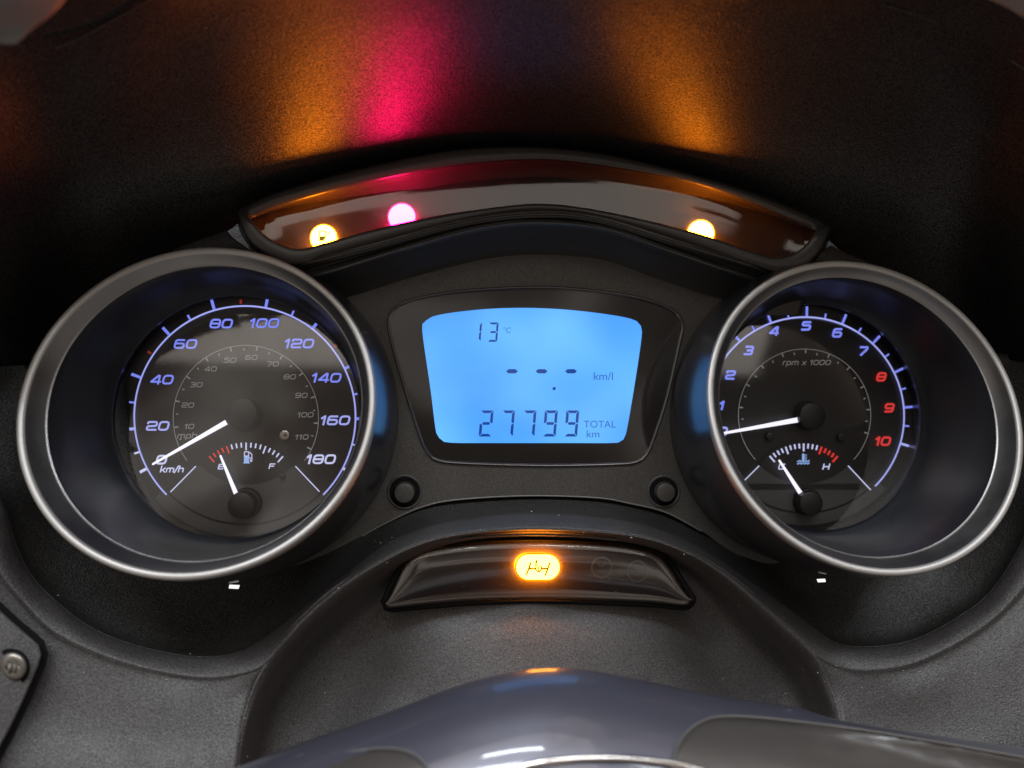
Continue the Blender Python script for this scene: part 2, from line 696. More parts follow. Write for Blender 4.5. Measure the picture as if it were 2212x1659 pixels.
def arc_pts(pts, n):
    return [p.xy for p in resample([(x, y, 0) for x, y in pts], n)]


# ------------------------------------------------------------------ the black hood round the instruments
hood = thing('instrument_hood', Lp(1106, 200, 10), 'black grained plastic hood and dish surrounding the instruments, lit orange and red above', 'dashboard hood')
lip = [(-260, 770, -30), (-170, 910, -4), (-60, 1010, 8), (0, 1079, 10), (38, 1188, 12), (70, 1247, 12), (117, 1296, 12), (190, 1352, 12), (278, 1390, 12), (381, 1414, 12),
       (439, 1419, 12), (498, 1414, 12), (557, 1390, 13), (648, 1320, 15), (735, 1250, 17), (829, 1180, 19), (920, 1142, 20), (1010, 1124, 21),
       (1134, 1112, 21), (1270, 1118, 21), (1380, 1134, 21), (1470, 1165, 20), (1550, 1210, 19), (1620, 1258, 18), (1690, 1307, 16), (1760, 1359, 14),
       (1801, 1387, 13), (1864, 1398, 12), (1969, 1384, 12), (2067, 1335, 12), (2143, 1275, 12), (2210, 1167, 11), (2250, 1050, 8), (2340, 910, -4), (2430, 770, -30)]
lip_n = 160
bot_in = [(255, 760, 44), (262, 800, 40), (275, 900, 40), (290, 980, 40), (310, 1040, 40), (340, 1090, 40), (375, 1125, 40), (420, 1160, 40), (470, 1180, 40), (530, 1185, 40),
          (590, 1180, 40), (640, 1165, 40), (690, 1150, 40), (740, 1130, 40), (800, 1115, 39), (860, 1100, 38), (940, 1085, 37), (1020, 1078, 37),
          (1134, 1072, 37), (1250, 1074, 37), (1340, 1084, 37), (1420, 1100, 38), (1480, 1120, 39), (1540, 1140, 40), (1600, 1150, 40), (1650, 1158, 40),
          (1700, 1162, 40), (1760, 1162, 40), (1820, 1150, 40), (1880, 1120, 40), (1930, 1080, 40), (1970, 1010, 40), (1995, 920, 40), (2003, 840, 41), (2010, 760, 44)]
rows = [lip]
mid = []
for (a, b) in zip(lip, bot_in):
    mid.append((a[0] * 0.52 + b[0] * 0.48, a[1] * 0.52 + b[1] * 0.48, a[2] * 0.35 + b[2] * 0.65))
near = [(a[0] * 0.9 + b[0] * 0.1, a[1] * 0.9 + b[1] * 0.1, a[2] * 0.78 + b[2] * 0.22) for a, b in zip(lip, bot_in)]
_, dish_v = loft('dish', [lip, near, mid, bot_in], lip_n, 5, 'dish_plastic', hood)

# visor: an overhanging roof that comes towards the rider above the warning lights
base = [(-230, 800, -28), (30, 790, 18), (130, 765, 42), (270, 650, 46), (400, 570, 45), (505, 490, 40), (600, 424, 36), (750, 376, 35), (940, 334, 34.5), (1067, 322, 34), (1162, 322, 34), (1289, 334, 34.5),
        (1448, 369, 35), (1606, 414, 36), (1755, 492, 40), (1850, 570, 45), (1980, 650, 46), (2110, 750, 42), (2200, 780, 20), (2440, 800, -28)]
# overhang: how far towards the rider the roof has come when it reaches each height in the picture
vis1 = [(-260, 560, -32), (-20, 540, 2), (140, 450, 18), (270, 390, 20), (395, 340, 19), (497, 300, 15), (600, 265, 11), (750, 230, 7), (940, 205, 4), (1067, 200, 3), (1162, 200, 3), (1289, 205, 4),
        (1448, 228, 7), (1606, 262, 11), (1745, 300, 15), (1855, 350, 19), (1980, 405, 20), (2100, 460, 18), (2240, 550, 2), (2470, 560, -32)]
vis2 = [(-290, 330, -52), (-80, 310, -22), (90, 245, -8), (230, 195, -8), (365, 150, -9), (480, 125, -12), (600, 95, -16), (750, 72, -20), (940, 55, -24), (1067, 50, -25), (1162, 50, -25), (1289, 55, -24),
        (1448, 70, -20), (1606, 92, -16), (1740, 122, -12), (1865, 160, -9), (2000, 205, -8), (2140, 255, -8), (2290, 330, -22), (2510, 330, -52)]
vis3 = [(-340, 60, -72), (-140, 70, -46), (20, 66, -34), (170, 40, -31), (325, 8, -32), (460, -30, -35), (600, -60, -39), (750, -85, -43), (940, -100, -46), (1067, -105, -47), (1162, -105, -47), (1289, -100, -46),
        (1448, -86, -43), (1606, -62, -39), (1750, -30, -35), (1880, 10, -32), (2040, 50, -31), (2190, 95, -34), (2340, 130, -46), (2560, 60, -72)]
vis4 = [(-420, -260, -95), (-230, -200, -78), (-60, -180, -70), (120, -200, -68), (300, -220, -68), (450, -250, -70), (600, -280, -73), (750, -300, -76), (940, -320, -78), (1067, -325, -79), (1162, -325, -79), (1289, -320, -78),
        (1448, -300, -76), (1606, -280, -73), (1760, -250, -70), (1900, -220, -68), (2080, -190, -68), (2260, -160, -70), (2440, -160, -78), (2640, -260, -95)]
loft('visor', [base, vis1, vis2, vis3, vis4], 90, 8, 'hood_plastic', hood)


plate('back_wall', outline([(-60, 760), (60, 520), (400, 400), (1106, 290), (1800, 400), (2150, 520), (2290, 760), (2200, 1150), (1750, 1230), (1106, 1100), (450, 1230), (30, 1150)], 60), 48, 'hood_plastic', hood, thick=1.5)


def tube(name, pts, r_px, mat, parent, n=60, seg=8, closed=False):
    P = [Lp(*p) for p in resample(pts, n, closed)]
    verts, faces = [], []
    m = len(P)
    for i, p in enumerate(P):
        a = P[i - 1] if (i or closed) else P[0]
        b = P[(i + 1) % m] if (i < m - 1 or closed) else P[-1]
        tdir = (b - a).normalized()
        s = (CAM - p).normalized()
        x = tdir.cross(s).normalized()
        y = x.cross(tdir)
        rad = r_px * (p.y + D) / F
        for k in range(seg):
            t = 2 * math.pi * k / seg
            verts.append(p + x * (rad * math.cos(t)) + y * (rad * math.sin(t)))
    for i in range(m if closed else m - 1):
        j = (i + 1) % m
        for k in range(seg):
            l = (k + 1) % seg
            faces.append((i * seg + k, i * seg + l, j * seg + l, j * seg + k))
    return mesh(name, verts, faces, mat, parent, face_cam=False)


tube('moulding_line', [(120, 104, -26), (180, 78, -26.5), (240, 45, -29), (300, 12, -33), (345, -20, -37)], 3.0, 'hood_plastic', hood, 24)
tube('moulding_line', [(1900, 8, -33), (1990, 36, -31), (2080, 72, -29), (2150, 110, -28), (2230, 160, -30)], 3.0, 'hood_plastic', hood, 24)

# ------------------------------------------------------------------ pale fairing seen past the hood
for side in (0, 1):
    if side == 0:
        f = thing('fairing_panel', Lp(20, 20, -75), 'pale grey fairing corner beyond the hood, top left of the dash', 'fairing', 'fairing corners past the hood')
        rows = [[(-120, 130, -60), (-40, 100, -60), (36, 96, -60)], [(-120, 60, -66), (-10, 45, -66), (75, 60, -62)],
                [(-120, -20, -72), (20, -10, -72), (120, 25, -64)], [(-120, -120, -76), (60, -100, -76), (190, -60, -68)]]
    else:
        f = thing('fairing_panel', Lp(2190, 0, -75), 'small sliver of pale fairing beyond the hood, top right corner', 'fairing', 'fairing corners past the hood')
        rows = [[(2120, -8, -62), (2180, 20, -62), (2280, 80, -62)], [(2130, -50, -68), (2210, -30, -68), (2320, 20, -68)], [(2150, -130, -74), (2250, -110, -74), (2380, -60, -74)]]
    loft('fairing_skin', rows, 20, 6, 'fairing_grey', f)

# ------------------------------------------------------------------ grey dashboard shell below
shell = thing('dashboard_shell', Lp(1106, 1500, 10), 'matt dark grey dashboard moulding arching below the gauges', 'dashboard')
K = [(-300, 820, -45), (-200, 1010, -8), (-110, 1130, 0), (-40, 1210, 3), (0, 1247, 4), (55, 1310, 5), (117, 1370, 5), (205, 1412, 5), (290, 1440, 5), (381, 1460, 5),
     (440, 1466, 5), (500, 1462, 5), (570, 1438, 6), (640, 1352, 8), (715, 1283, 10), (800, 1225, 12), (890, 1180, 13), (985, 1155, 14),
     (1134, 1142, 15), (1280, 1147, 14), (1400, 1163, 13), (1500, 1200, 12), (1580, 1250, 11), (1645, 1305, 10), (1705, 1357, 9), (1765, 1418, 7),
     (1815, 1444, 6), (1880, 1452, 5), (1975, 1436, 5), (2080, 1386, 5), (2170, 1320, 5), (2250, 1220, 4), (2310, 1090, 0), (2390, 920, -8), (2480, 760, -45)]
def blend(P, Q, t, td):
    return [(a[0] * (1 - t) + b[0] * t, a[1] * (1 - t) + b[1] * t, a[2] * (1 - td) + b[2] * td) for a, b in zip(P, Q)]


K = [(a, b, c - 1.5 if 560 < a < 1780 else c) for a, b, c in K]
cr1 = blend(lip, K, 0.45, 0.62)
cr2 = blend(lip, K, 0.85, 0.97)
lip_back = [(a[0], a[1] - (4 if a[1] > 1100 else 0), a[2] + 4) for a in lip]
SL, SR = slice(1, 13), slice(25, 34)
_, rim_v = loft('rim', [lip_back, lip, cr1, cr2, K], lip_n + 60, 5, 'shell_plastic', shell)
# outer plates
Kl = K[SL]
r1 = [(-220, 1150, -12), (-120, 1270, -4), (-50, 1350, 0), (0, 1390, 1), (60, 1430, 2), (130, 1468, 2), (215, 1500, 2), (300, 1512, 2), (385, 1515, 2), (440, 1512, 3), (490, 1508, 3), (545, 1490, 4)]
r2 = [(-230, 1350, -14), (-120, 1430, -8), (-50, 1480, -4), (0, 1510, -3), (60, 1540, -2), (130, 1565, -2), (215, 1585, -2), (300, 1590, -2), (385, 1590, -2), (430, 1586, -1), (475, 1580, -1), (523, 1560, 0)]
r3 = [(-240, 1700, -22), (-120, 1720, -18), (-50, 1740, -15), (0, 1750, -13), (60, 1760, -12), (130, 1765, -12), (215, 1770, -12), (300, 1770, -12), (385, 1770, -12), (430, 1768, -11), (470, 1765, -11), (505, 1760, -10)]
_, sh_l = loft('left_plate', [Kl, blend(Kl, r1, 0.2, 0.04), r1, r2, r3, [(a - 60 * (a < 400), b + 420, c - 8) for a, b, c in r3]], 70, 6, 'shell_plastic', shell)
Kr = K[SR]
q1 = [(1795, 1485, 5), (1850, 1500, 4), (1910, 1505, 3), (1990, 1492, 2), (2090, 1450, 2), (2180, 1390, 1), (2270, 1310, 0), (2350, 1200, -4), (2440, 1050, -12)]
q2 = [(1818, 1550, 1), (1880, 1580, 0), (1950, 1590, -1), (2020, 1580, -2), (2110, 1550, -3), (2200, 1500, -4), (2290, 1430, -6), (2380, 1340, -9), (2460, 1250, -14)]
q3 = [(1850, 1760, -12), (1920, 1770, -12), (1990, 1770, -12), (2060, 1770, -12), (2140, 1765, -13), (2230, 1755, -14), (2320, 1740, -16), (2410, 1720, -18), (2500, 1700, -22)]
_, sh_r = loft('right_plate', [Kr, blend(Kr, q1, 0.2, 0.04), q1, q2, q3, [(a + 60 * (a > 2000), b + 420, c - 8) for a, b, c in q3]], 70, 6, 'shell_plastic', shell)
# the arched recess with the indicator window
Aq = [(505, 1760, -10), (509, 1636, -4), (532, 1522, 2), (570, 1438, 6), (640, 1352, 8), (715, 1283, 10), (800, 1225, 12), (890, 1180, 13), (985, 1155, 14), (1134, 1142, 15), (1280, 1147, 14), (1400, 1163, 13),
      (1500, 1200, 12), (1580, 1250, 11), (1645, 1305, 10), (1705, 1357, 9), (1765, 1418, 7), (1795, 1481, 5), (1818, 1550, 1), (1850, 1760, -12)]
Aq = [(a, b, c - 1.5 if 560 < a < 1780 and b < 1440 else c) for a, b, c in Aq]
a1 = [(518, 1760, -8), (522, 1640, -2), (548, 1530, 4), (588, 1448, 8), (657, 1364, 10), (730, 1297, 12), (812, 1240, 14), (898, 1192, 15), (990, 1163, 16), (1134, 1151, 17), (1280, 1156, 16), (1397, 1172, 15),
      (1492, 1210, 14), (1568, 1262, 13), (1630, 1318, 12), (1688, 1372, 11), (1748, 1430, 9), (1778, 1492, 7), (1800, 1560, 3), (1832, 1760, -10)]
a2 = [(570, 1760, 6), (572, 1650, 12), (600, 1550, 17), (650, 1470, 20), (710, 1400, 22), (770, 1345, 23), (822, 1298, 23), (890, 1240, 22), (1000, 1195, 21), (1134, 1180, 21), (1270, 1184, 21), (1390, 1205, 22),
      (1480, 1250, 23), (1532, 1300, 23), (1575, 1350, 23), (1625, 1405, 22), (1685, 1465, 20), (1720, 1520, 17), (1745, 1590, 12), (1785, 1760, 6)]
a3 = [(640, 1770, 8), (650, 1680, 14), (685, 1590, 19), (735, 1510, 22), (785, 1440, 24), (825, 1385, 24), (860, 1340, 24), (920, 1325, 22), (1010, 1318, 21), (1134, 1314, 20), (1270, 1316, 21), (1380, 1320, 22),
      (1455, 1330, 24), (1490, 1365, 24), (1530, 1410, 24), (1580, 1470, 22), (1635, 1530, 20), (1670, 1590, 16), (1695, 1660, 10), (1720, 1770, 4)]
a4 = [(740, 1790, 4), (770, 1720, 8), (800, 1640, 12), (840, 1560, 16), (880, 1500, 18), (910, 1450, 19), (940, 1420, 19), (985, 1405, 18), (1050, 1395, 17), (1134, 1390, 16), (1250, 1392, 17), (1330, 1400, 18),
      (1390, 1415, 19), (1430, 1445, 19), (1470, 1490, 18), (1510, 1550, 16), (1550, 1610, 13), (1580, 1680, 9), (1600, 1730, 5), (1620, 1790, 2)]
a5 = [(900, 1800, -5), (920, 1760, -2), (940, 1700, 2), (960, 1660, 4), (980, 1640, 5), (1000, 1620, 6), (1030, 1600, 6), (1060, 1590, 6), (1100, 1585, 5), (1134, 1580, 5), (1200, 1585, 5), (1250, 1590, 6),
      (1290, 1600, 6), (1320, 1620, 6), (1350, 1640, 5), (1380, 1660, 4), (1400, 1700, 2), (1420, 1740, 0), (1440, 1770, -3), (1460, 1800, -5)]
a01 = blend(Aq, a1, 0.35, 0.06)
a12 = blend(a1, a2, 0.35, 0.8)
a2 = [(a, b, c + 8 * min(1.0, abs(a - 1150) / 420)) for a, b, c in a2]
a3 = [(a, b, c + 6 * min(1.0, abs(a - 1150) / 420)) for a, b, c in a3]
_, rec_v = loft('recess', [Aq, a01, a1, a12, a2, a3, a4, a5], 110, 6, 'shell_plastic', shell)

# ------------------------------------------------------------------ side trim panel and its screw
trim = thing('side_trim_panel', Lp(10, 1480, -4), 'grey trim panel with a black edge gap, lower left corner', 'trim panel')


def plate_d(u, v):
    """Depth of the left plate near the trim panel."""
    return -1.5 + (1430 - v) * 0.035 + (u - 60) * 0.045


tp = [(-200, 1150), (-140, 1180), (-60, 1262), (0, 1318), (29, 1345), (62, 1373), (82, 1390), (90, 1405), (88, 1424), (80, 1445), (52, 1510), (22, 1573), (-8, 1630), (-60, 1740), (-110, 1840), (-190, 1860), (-230, 1700), (-230, 1300)]
tpo = [p.xy for p in resample([(x, y, 0) for x, y in tp], 70)]
tpg = offset2d(tpo, 14)


def slab(name, o2, dz, mat, parent, bev=3.0, thick=2.0):
    inn = offset2d(o2, -bev)
    n = len(o2)
    V = [Lp(x, y, plate_d(x, y) - dz) for x, y in inn] + [Lp(x, y, plate_d(x, y) - dz + 0.15) for x, y in offset2d(o2, -bev * 0.25)] + [Lp(x, y, plate_d(x, y) - dz + 0.5) for x, y in o2] + [Lp(x, y, plate_d(x, y) - dz + thick) for x, y in o2]
    Fc = [tuple(range(n))]
    for r in range(3):
        for i in range(n):
            j = (i + 1) % n
            Fc.append((r * n + i, r * n + j, (r + 1) * n + j, (r + 1) * n + i))
    return mesh(name, V, Fc, mat, parent, smooth=False)


slab('edge_gap', tpg, 1.1, 'black_gap', trim, 1.0)
slab('trim_face', tpo, 3.2, 'shell_plastic', trim, 4.0, 3.0)

scr = thing('torx_screw', Lp(28, 1440, -6), 'steel star-socket screw in the grey trim panel, lower left', 'screw')
su, sv = 27, 1440
sd = plate_d(su, sv) - 3.3


def disc_rings(name, rings, mat, parent, cap=True, tilt=0.0):
    n = len(rings[0][0])
    V = [Lp(x, y, d) for pts, d in rings for x, y in pts]
    Fc = []
    for r in range(len(rings) - 1):
        for i in range(n):
            j = (i + 1) % n
            Fc.append((r * n + i, r * n + j, (r + 1) * n + j, (r + 1) * n + i))
    if cap:
        Fc.append(tuple(range((len(rings) - 1) * n, len(rings) * n)))
    return mesh(name, V, Fc, mat, parent)


def star(u, v, r, n=48, amp=0.16, ph=0.3):
    return [Vector((u + r * (1 + amp * math.cos(6 * a + ph)) * math.cos(a), v + r * (1 + amp * math.cos(6 * a + ph)) * math.sin(a))) for a in [2 * math.pi * i / n for i in range(n)]]


disc_rings('recess_ring', [(circ(su - 3, sv + 2, 41, 48), sd - 0.10), (circ(su - 3, sv + 2, 38, 48), sd - 0.2), (circ(su - 2, sv + 1, 20, 48), sd - 0.1)], 'black_gap', scr)
disc_rings('screw_head', [(circ(su + 1, sv, 31, 48), sd - 0.3), (circ(su + 1, sv, 30.5, 48), sd - 0.9), (circ(su + 1, sv, 28, 48), sd - 1.5), (circ(su, sv, 22, 48), sd - 1.9),
                          (circ(su - 1, sv + 1, 18, 48), sd - 2.0), (star(su - 1, sv + 1, 14.2), sd - 2.0), (star(su - 1, sv + 1, 13.6), sd - 1.5)], 'torx_steel', scr, cap=False)
disc_rings('star_socket', [(star(su - 1, sv + 1, 13.7), sd - 1.6), (star(su - 1, sv + 1, 13.0), sd - 0.9), (circ(su + 1, sv - 1, 6, 48), sd - 0.7)], 'dial_groove', scr)  # black colour stands in for the shade inside the steel socket

# ------------------------------------------------------------------ centre panel
panel = thing('centre_panel', Lp(1106, 1000, 36), 'dark brown-grey centre panel between the gauges holding the display', 'panel')
DP = 34.0
pt = [(655, 596), (760, 560), (900, 530), (1030, 512), (1160, 506), (1290, 514), (1420, 534), (1560, 568), (1660, 600)]
pb = [(560, 1230), (600, 1230), (645, 1221), (690, 1204), (715, 1194), (783, 1159), (829, 1133), (906, 1098), (982, 1081), (1134, 1072), (1287, 1076), (1363, 1089), (1439, 1108), (1515, 1148), (1550, 1174), (1580, 1193), (1620, 1211), (1665, 1219), (1705, 1209)]
po = arc_pts(pt, 40) + [p for p in circ(1770, 899, 288, 40, 112, 256)] + list(reversed(arc_pts(pb, 70))) + [p for p in circ(512, 893, 310, 40, 282, 430)]
plate('panel_face', po, DP, 'panel_plastic', panel, thick=4, bev=3)
pan_v = []
for _ in range(400):
    pan_v.append(Lp(random.uniform(820, 1500), random.uniform(1005, 1070), DP - 0.1))
# bottom bead, paler than the panel so its colour carries the edge highlight
tube('edge_bead', [(b[0], b[1] - 1, DP + 0.2) for b in pb[5:14]], 2.0, 'seam_edge', panel, 60)
# wings beside the warning strip
loft('wing', [[(375, 538, 34), (430, 518, 33), (488, 497, 32)], [(400, 560, 33), (460, 535, 32), (515, 525, 31)], [(450, 600, 35), (520, 580, 34), (580, 575, 34)]], 16, 5, 'shell_plastic', panel)
loft('wing', [[(1795, 530, 32), (1840, 552, 33), (1890, 572, 34)], [(1770, 550, 31), (1815, 572, 32), (1870, 600, 33)], [(1720, 600, 34), (1770, 615, 34), (1820, 640, 35)]], 16, 5, 'panel_plastic', panel)
# two reset buttons in their sockets
for (u, v, r) in ((874, 1063, 37), (1434, 1062, 35)):
    b = part_empty('reset_button', Lp(u, v, DP), panel)
    disc_rings('socket_ring', [(circ(u, v, r + 1.5), DP - 0.1), (circ(u, v, r), DP - 0.5), (circ(u, v, r - 2), DP - 0.55), (circ(u, v, r - 5), DP - 0.1)], 'panel_plastic', b, cap=False)
    disc_rings('socket', [(circ(u, v, r - 3.5), DP - 0.25), (circ(u, v, r - 9), DP - 0.2), (circ(u, v, r - 20), DP - 0.15)], 'black_gap', b)
    sg = -1 if u < CU else 1
    cylinder('button_cap', u, v, r * 0.62, DP - 3.2, DP - 0.2, 'panel_plastic', b, rtop=r * 0.57, round_px=2)

# ------------------------------------------------------------------ brow below the warning strip
brow = [
    [(540, 530, 32), (600, 572, 32), (660, 560, 23), (813, 520, 20), (1003, 470, 19), (1162, 451, 19), (1289, 462, 19), (1448, 508, 20), (1600, 552, 23), (1690, 586, 31), (1760, 570, 32)],
    [(545, 545, 32), (605, 582, 30), (667, 568, 18), (813, 531, 15), (1003, 481, 14), (1162, 463, 14), (1289, 474, 14), (1448, 522, 15), (1620, 574, 18), (1700, 602, 30), (1765, 585, 32)],
    [(550, 560, 33), (610, 592, 31), (675, 581, 22.5), (840, 534, 20), (1020, 488, 19), (1162, 472, 19), (1300, 485, 19), (1440, 528, 20), (1605, 583, 22.5), (1690, 612, 31), (1760, 600, 33)],
    [(555, 575, 33), (615, 602, 31), (690, 594, 19), (865, 540, 16), (1030, 495, 15), (1162, 481, 15), (1310, 495, 15), (1428, 536, 16), (1590, 592, 19), (1685, 622, 31), (1755, 615, 33)],
    [(560, 590, 34), (620, 614, 33), (700, 612, 26), (870, 556, 23), (1035, 512, 22), (1162, 500, 22), (1310, 513, 22), (1425, 552, 23), (1580, 610, 26), (1675, 636, 33), (1750, 630, 34)],
    [(570, 610, 35), (630, 632, 34.5), (720, 634, 32), (880, 580, 30), (1040, 538, 29.5), (1162, 527, 29.5), (1300, 538, 29.5), (1415, 578, 30), (1560, 632, 32), (1660, 656, 34.5), (1740, 650, 35)],
    [(580, 640, 36), (650, 660, 36), (740, 656, 35.5), (890, 605, 35), (1045, 566, 35), (1162, 556, 35), (1295, 566, 35), (1405, 603, 35), (1540, 654, 35.5), (1640, 680, 36), (1730, 680, 36)],
]
br_o, _ = loft('brow', brow, 90, 6, 'brow_plastic', panel)

# ------------------------------------------------------------------ display
lcd = thing('lcd_display', Lp(1150, 830, 34), 'glowing blue digital display in a dark frame showing 27799 total km', 'display')


def z3(p):
    return (783 + p[0] * 0.3418, 567 + p[1] * 0.3418)


fo = outline([z3(p) for p in [(163, 345), (215, 275), (350, 222), (600, 180), (900, 158), (1150, 153), (1400, 168), (1700, 208), (1900, 265), (1995, 325), (2030, 400), (2010, 500), (1930, 850), (1850, 1100), (1800, 1215), (1735, 1264), (1620, 1277), (1150, 1287), (620, 1272), (465, 1250), (410, 1205), (360, 1100), (250, 750), (168, 450)]], 120)
frame('display_rim', [(offset2d(fo, 2), DP + 0.1), (offset2d(fo, 0.5), DP - 0.9), (offset2d(fo, -1.2), DP - 1.0), (offset2d(fo, -3.0), DP - 0.4), (offset2d(fo, -4.5), DP - 0.7), (offset2d(fo, -6.5), DP - 0.1)], 'lcd_rim', lcd)
plate('mask', offset2d(fo, -4), DP - 0.06, 'lcd_border', lcd)
so = outline([z3(p) for p in [(378, 430), (400, 372), (440, 343), (560, 318), (800, 293), (1050, 287), (1300, 299), (1550, 328), (1710, 360), (1752, 395), (1766, 450), (1722, 760), (1668, 1070), (1645, 1122), (1595, 1140), (1300, 1141), (820, 1141), (545, 1138), (490, 1112), (465, 1070), (430, 800)]], 100)
DS = DP - 0.22
plate('screen', so, DS, 'lcd_glow', lcd)
DI = DS - 0.12
SEG = {'1': 'bc', '2': 'abged', '3': 'abgcd', '7': 'abc', '9': 'abcdfg'}


def seven(ch, x0, x1, y0, y1, parent, th, mat, slant):
    """A seven-segment digit of bevelled bars in zoom units of the display."""
    w_, h_ = x1 - x0, y1 - y0
    g = th * 0.16
    ym = h_ / 2
    t = th
    S = {
        'a': [(g, 0), (w_ - g, 0), (w_ - t - g, t), (t + g, t)],
        'd': [(t + g, h_ - t), (w_ - t - g, h_ - t), (w_ - g, h_), (g, h_)],
        'b': [(w_, g), (w_, ym - g), (w_ - t * 0.6, ym - g), (w_ - t, ym - t * 0.5 - g), (w_ - t, t + g)],
        'c': [(w_, ym + g), (w_, h_ - g), (w_ - t, h_ - t - g), (w_ - t, ym + t * 0.5 + g), (w_ - t * 0.6, ym + g)],
        'f': [(0, g), (t, t + g), (t, ym - t * 0.5 - g), (t * 0.6, ym - g), (0, ym - g)],
        'e': [(0, ym + g), (t * 0.6, ym + g), (t, ym + t * 0.5 + g), (t, h_ - t - g), (0, h_ - g)],
        'g': [(t * 0.75 + g, ym), (t * 1.1 + g, ym - t * 0.5), (w_ - t * 1.1 - g, ym - t * 0.5), (w_ - t * 0.75 - g, ym), (w_ - t * 1.1 - g, ym + t * 0.5), (t * 1.1 + g, ym + t * 0.5)],
    }
    V, Fc = [], []
    for s in SEG[ch]:
        b = len(V)
        for (x, y) in S[s]:
            q = z3((x0 + x + (h_ / 2 - y) * slant, y0 + y))
            V.append(Lp(q[0], q[1], DI))
        Fc.append(tuple(range(b, len(V))))
    return mesh('digit', V, Fc, mat, parent, smooth=False)


for ch, x0, x1 in (('2', 741, 822), ('7', 878, 957), ('7', 1012, 1093), ('9', 1146, 1228), ('9', 1282, 1363)):
    seven(ch, x0, x1, 935, 1100, lcd, 17, 'lcd_ink', 0.085)
seven('1', 690, 751, 379, 497, lcd, 12.5, 'lcd_ink', 0.085)
seven('3', 796, 856, 379, 501, lcd, 12.5, 'lcd_ink', 0.085)
for x in (945, 1132, 1318):
    plate('dash', [z3(p) for p in [(x - 38, 688), (x - 22, 674), (x + 22, 674), (x + 38, 688), (x + 22, 701), (x - 22, 701)]], DI, 'lcd_ink', lcd)
plate('decimal_point', [z3(p) for p in [(1203, 788), (1222, 788), (1220, 806), (1201, 806)]], DI, 'lcd_ink', lcd)
u, v = z3((913, 427))
text_mesh('unit_text', '\u00b0C', u, v, 12, DI, 'lcd_ink_soft', lcd, 0.95)
u, v = z3((1522, 718))
text_mesh('unit_text', 'km/l', u, v, 17, DI, 'lcd_ink_soft', lcd, 1.05, 0.012)
u, v = z3((1500, 1022))
text_mesh('caption', 'TOTAL', u, v, 15, DI, 'lcd_ink_soft', lcd, 1.02)
u, v = z3((1457, 1083))
text_mesh('unit_text', 'km', u, v, 15, DI, 'lcd_ink_soft', lcd, 1.1, 0.015)
plate('cover_glass', offset2d(fo, -5), DP - 0.55, 'lcd_glass', lcd)

# ------------------------------------------------------------------ warning light strip
strip = thing('warning_light_strip', Lp(1150, 450, 30), 'arched smoked warning strip with two amber lamps and one red lamp lit', 'warning lights')
ft = [(515, 454), (591, 419), (749, 372), (940, 330), (1067, 318), (1162, 318), (1289, 330), (1448, 365), (1606, 410), (1733, 460), (1790, 489)]
lt = [(543, 472), (622, 441), (749, 406), (876, 378), (1003, 356), (1130, 346), (1225, 349), (1384, 372), (1511, 400), (1638, 445), (1762, 498)]
lb = [(543, 474), (572, 508), (616, 531), (652, 537), (700, 525), (813, 494), (940, 467), (1067, 448), (1162, 440), (1257, 448), (1384, 473), (1511, 505), (1606, 537), (1668, 556), (1708, 551), (1740, 530), (1762, 500)]
fb = [(516, 462), (530, 512), (580, 556), (640, 574), (700, 558), (813, 528), (940, 495), (1060, 467), (1162, 457), (1270, 467), (1384, 495), (1511, 535), (1620, 572), (1690, 592), (1735, 582), (1775, 540), (1792, 494)]


NT = 70
out_f = arc_pts(ft, NT) + list(reversed(arc_pts(fb, NT)))
out_l = arc_pts(lt, NT) + list(reversed(arc_pts(lb, NT)))


def mixo(a, b, t):
    return [p * (1 - t) + q * t for p, q in zip(a, b)]


def tiltd(pts, d, amt=6.0):
    """Top edge of the strip lies deeper than its bottom edge."""
    return [(p.x, p.y, d + (amt if i < NT else 0.0)) for i, p in enumerate(pts)]


def frame3(name, prof, mat, parent):
    n = len(prof[0])
    verts = [Lp(*p) for ring in prof for p in ring]
    faces = []
    for r in range(len(prof) - 1):
        for i in range(n):
            j = (i + 1) % n
            faces.append((r * n + i, r * n + j, (r + 1) * n + j, (r + 1) * n + i))
    return mesh(name, verts, faces, mat, parent)


frame3('strip_frame', [tiltd(offset2d(out_f, 6), 34, 6), tiltd(offset2d(out_f, 2), 27, 6), tiltd(out_f, 21.0), tiltd(mixo(out_f, out_l, 0.05), 19.5), tiltd(mixo(out_f, out_l, 0.14), 19.0), tiltd(mixo(out_f, out_l, 0.86), 18.9), tiltd(mixo(out_f, out_l, 0.96), 19.3), tiltd(out_l, 20.0), tiltd(out_l, 21.0)], 'brow_plastic', strip)
# box behind the lens: side wall and tilted back plate
back = [Vector((p.x, p.y + (38 * min(1.0, 3.2 * min(i, NT - 1 - i) / NT) if i < NT else 1))) for i, p in enumerate(out_l)]
DB = 29.0
frame3('light_box', [tiltd(out_l, 20.9), tiltd(mixo(out_l, back, 0.5), 24, 6.2), tiltd(back, DB - 2.5, 7)], 'box_wall', strip)
bp = tiltd(offset2d(back, 2), DB - 2.5, 7)
mesh('back_plate', [Lp(*p) for p in bp], [(i, i + 1, 2 * NT - 2 - i, 2 * NT - 1 - i) for i in range(NT - 1)], 'lens_backing', strip)
lo = offset2d(out_l, 2)
ltop = [(p.x, p.y) for p in lo[:NT]]
lbot = [(p.x, p.y) for p in reversed(lo[NT:])]
lrows = []
for t, dd in ((0.0, 26.2), (0.08, 23.6), (0.18, 22.0), (0.4, 21.5), (0.7, 21.1), (1.0, 20.7)):
    lrows.append([(a[0] * (1 - t) + b[0] * t, a[1] * (1 - t) + b[1] * t, dd) for a, b in zip(ltop, lbot)])
loft('lens', lrows, NT, 4, 'strip_lens', strip, solid=0)
DB = 27.0


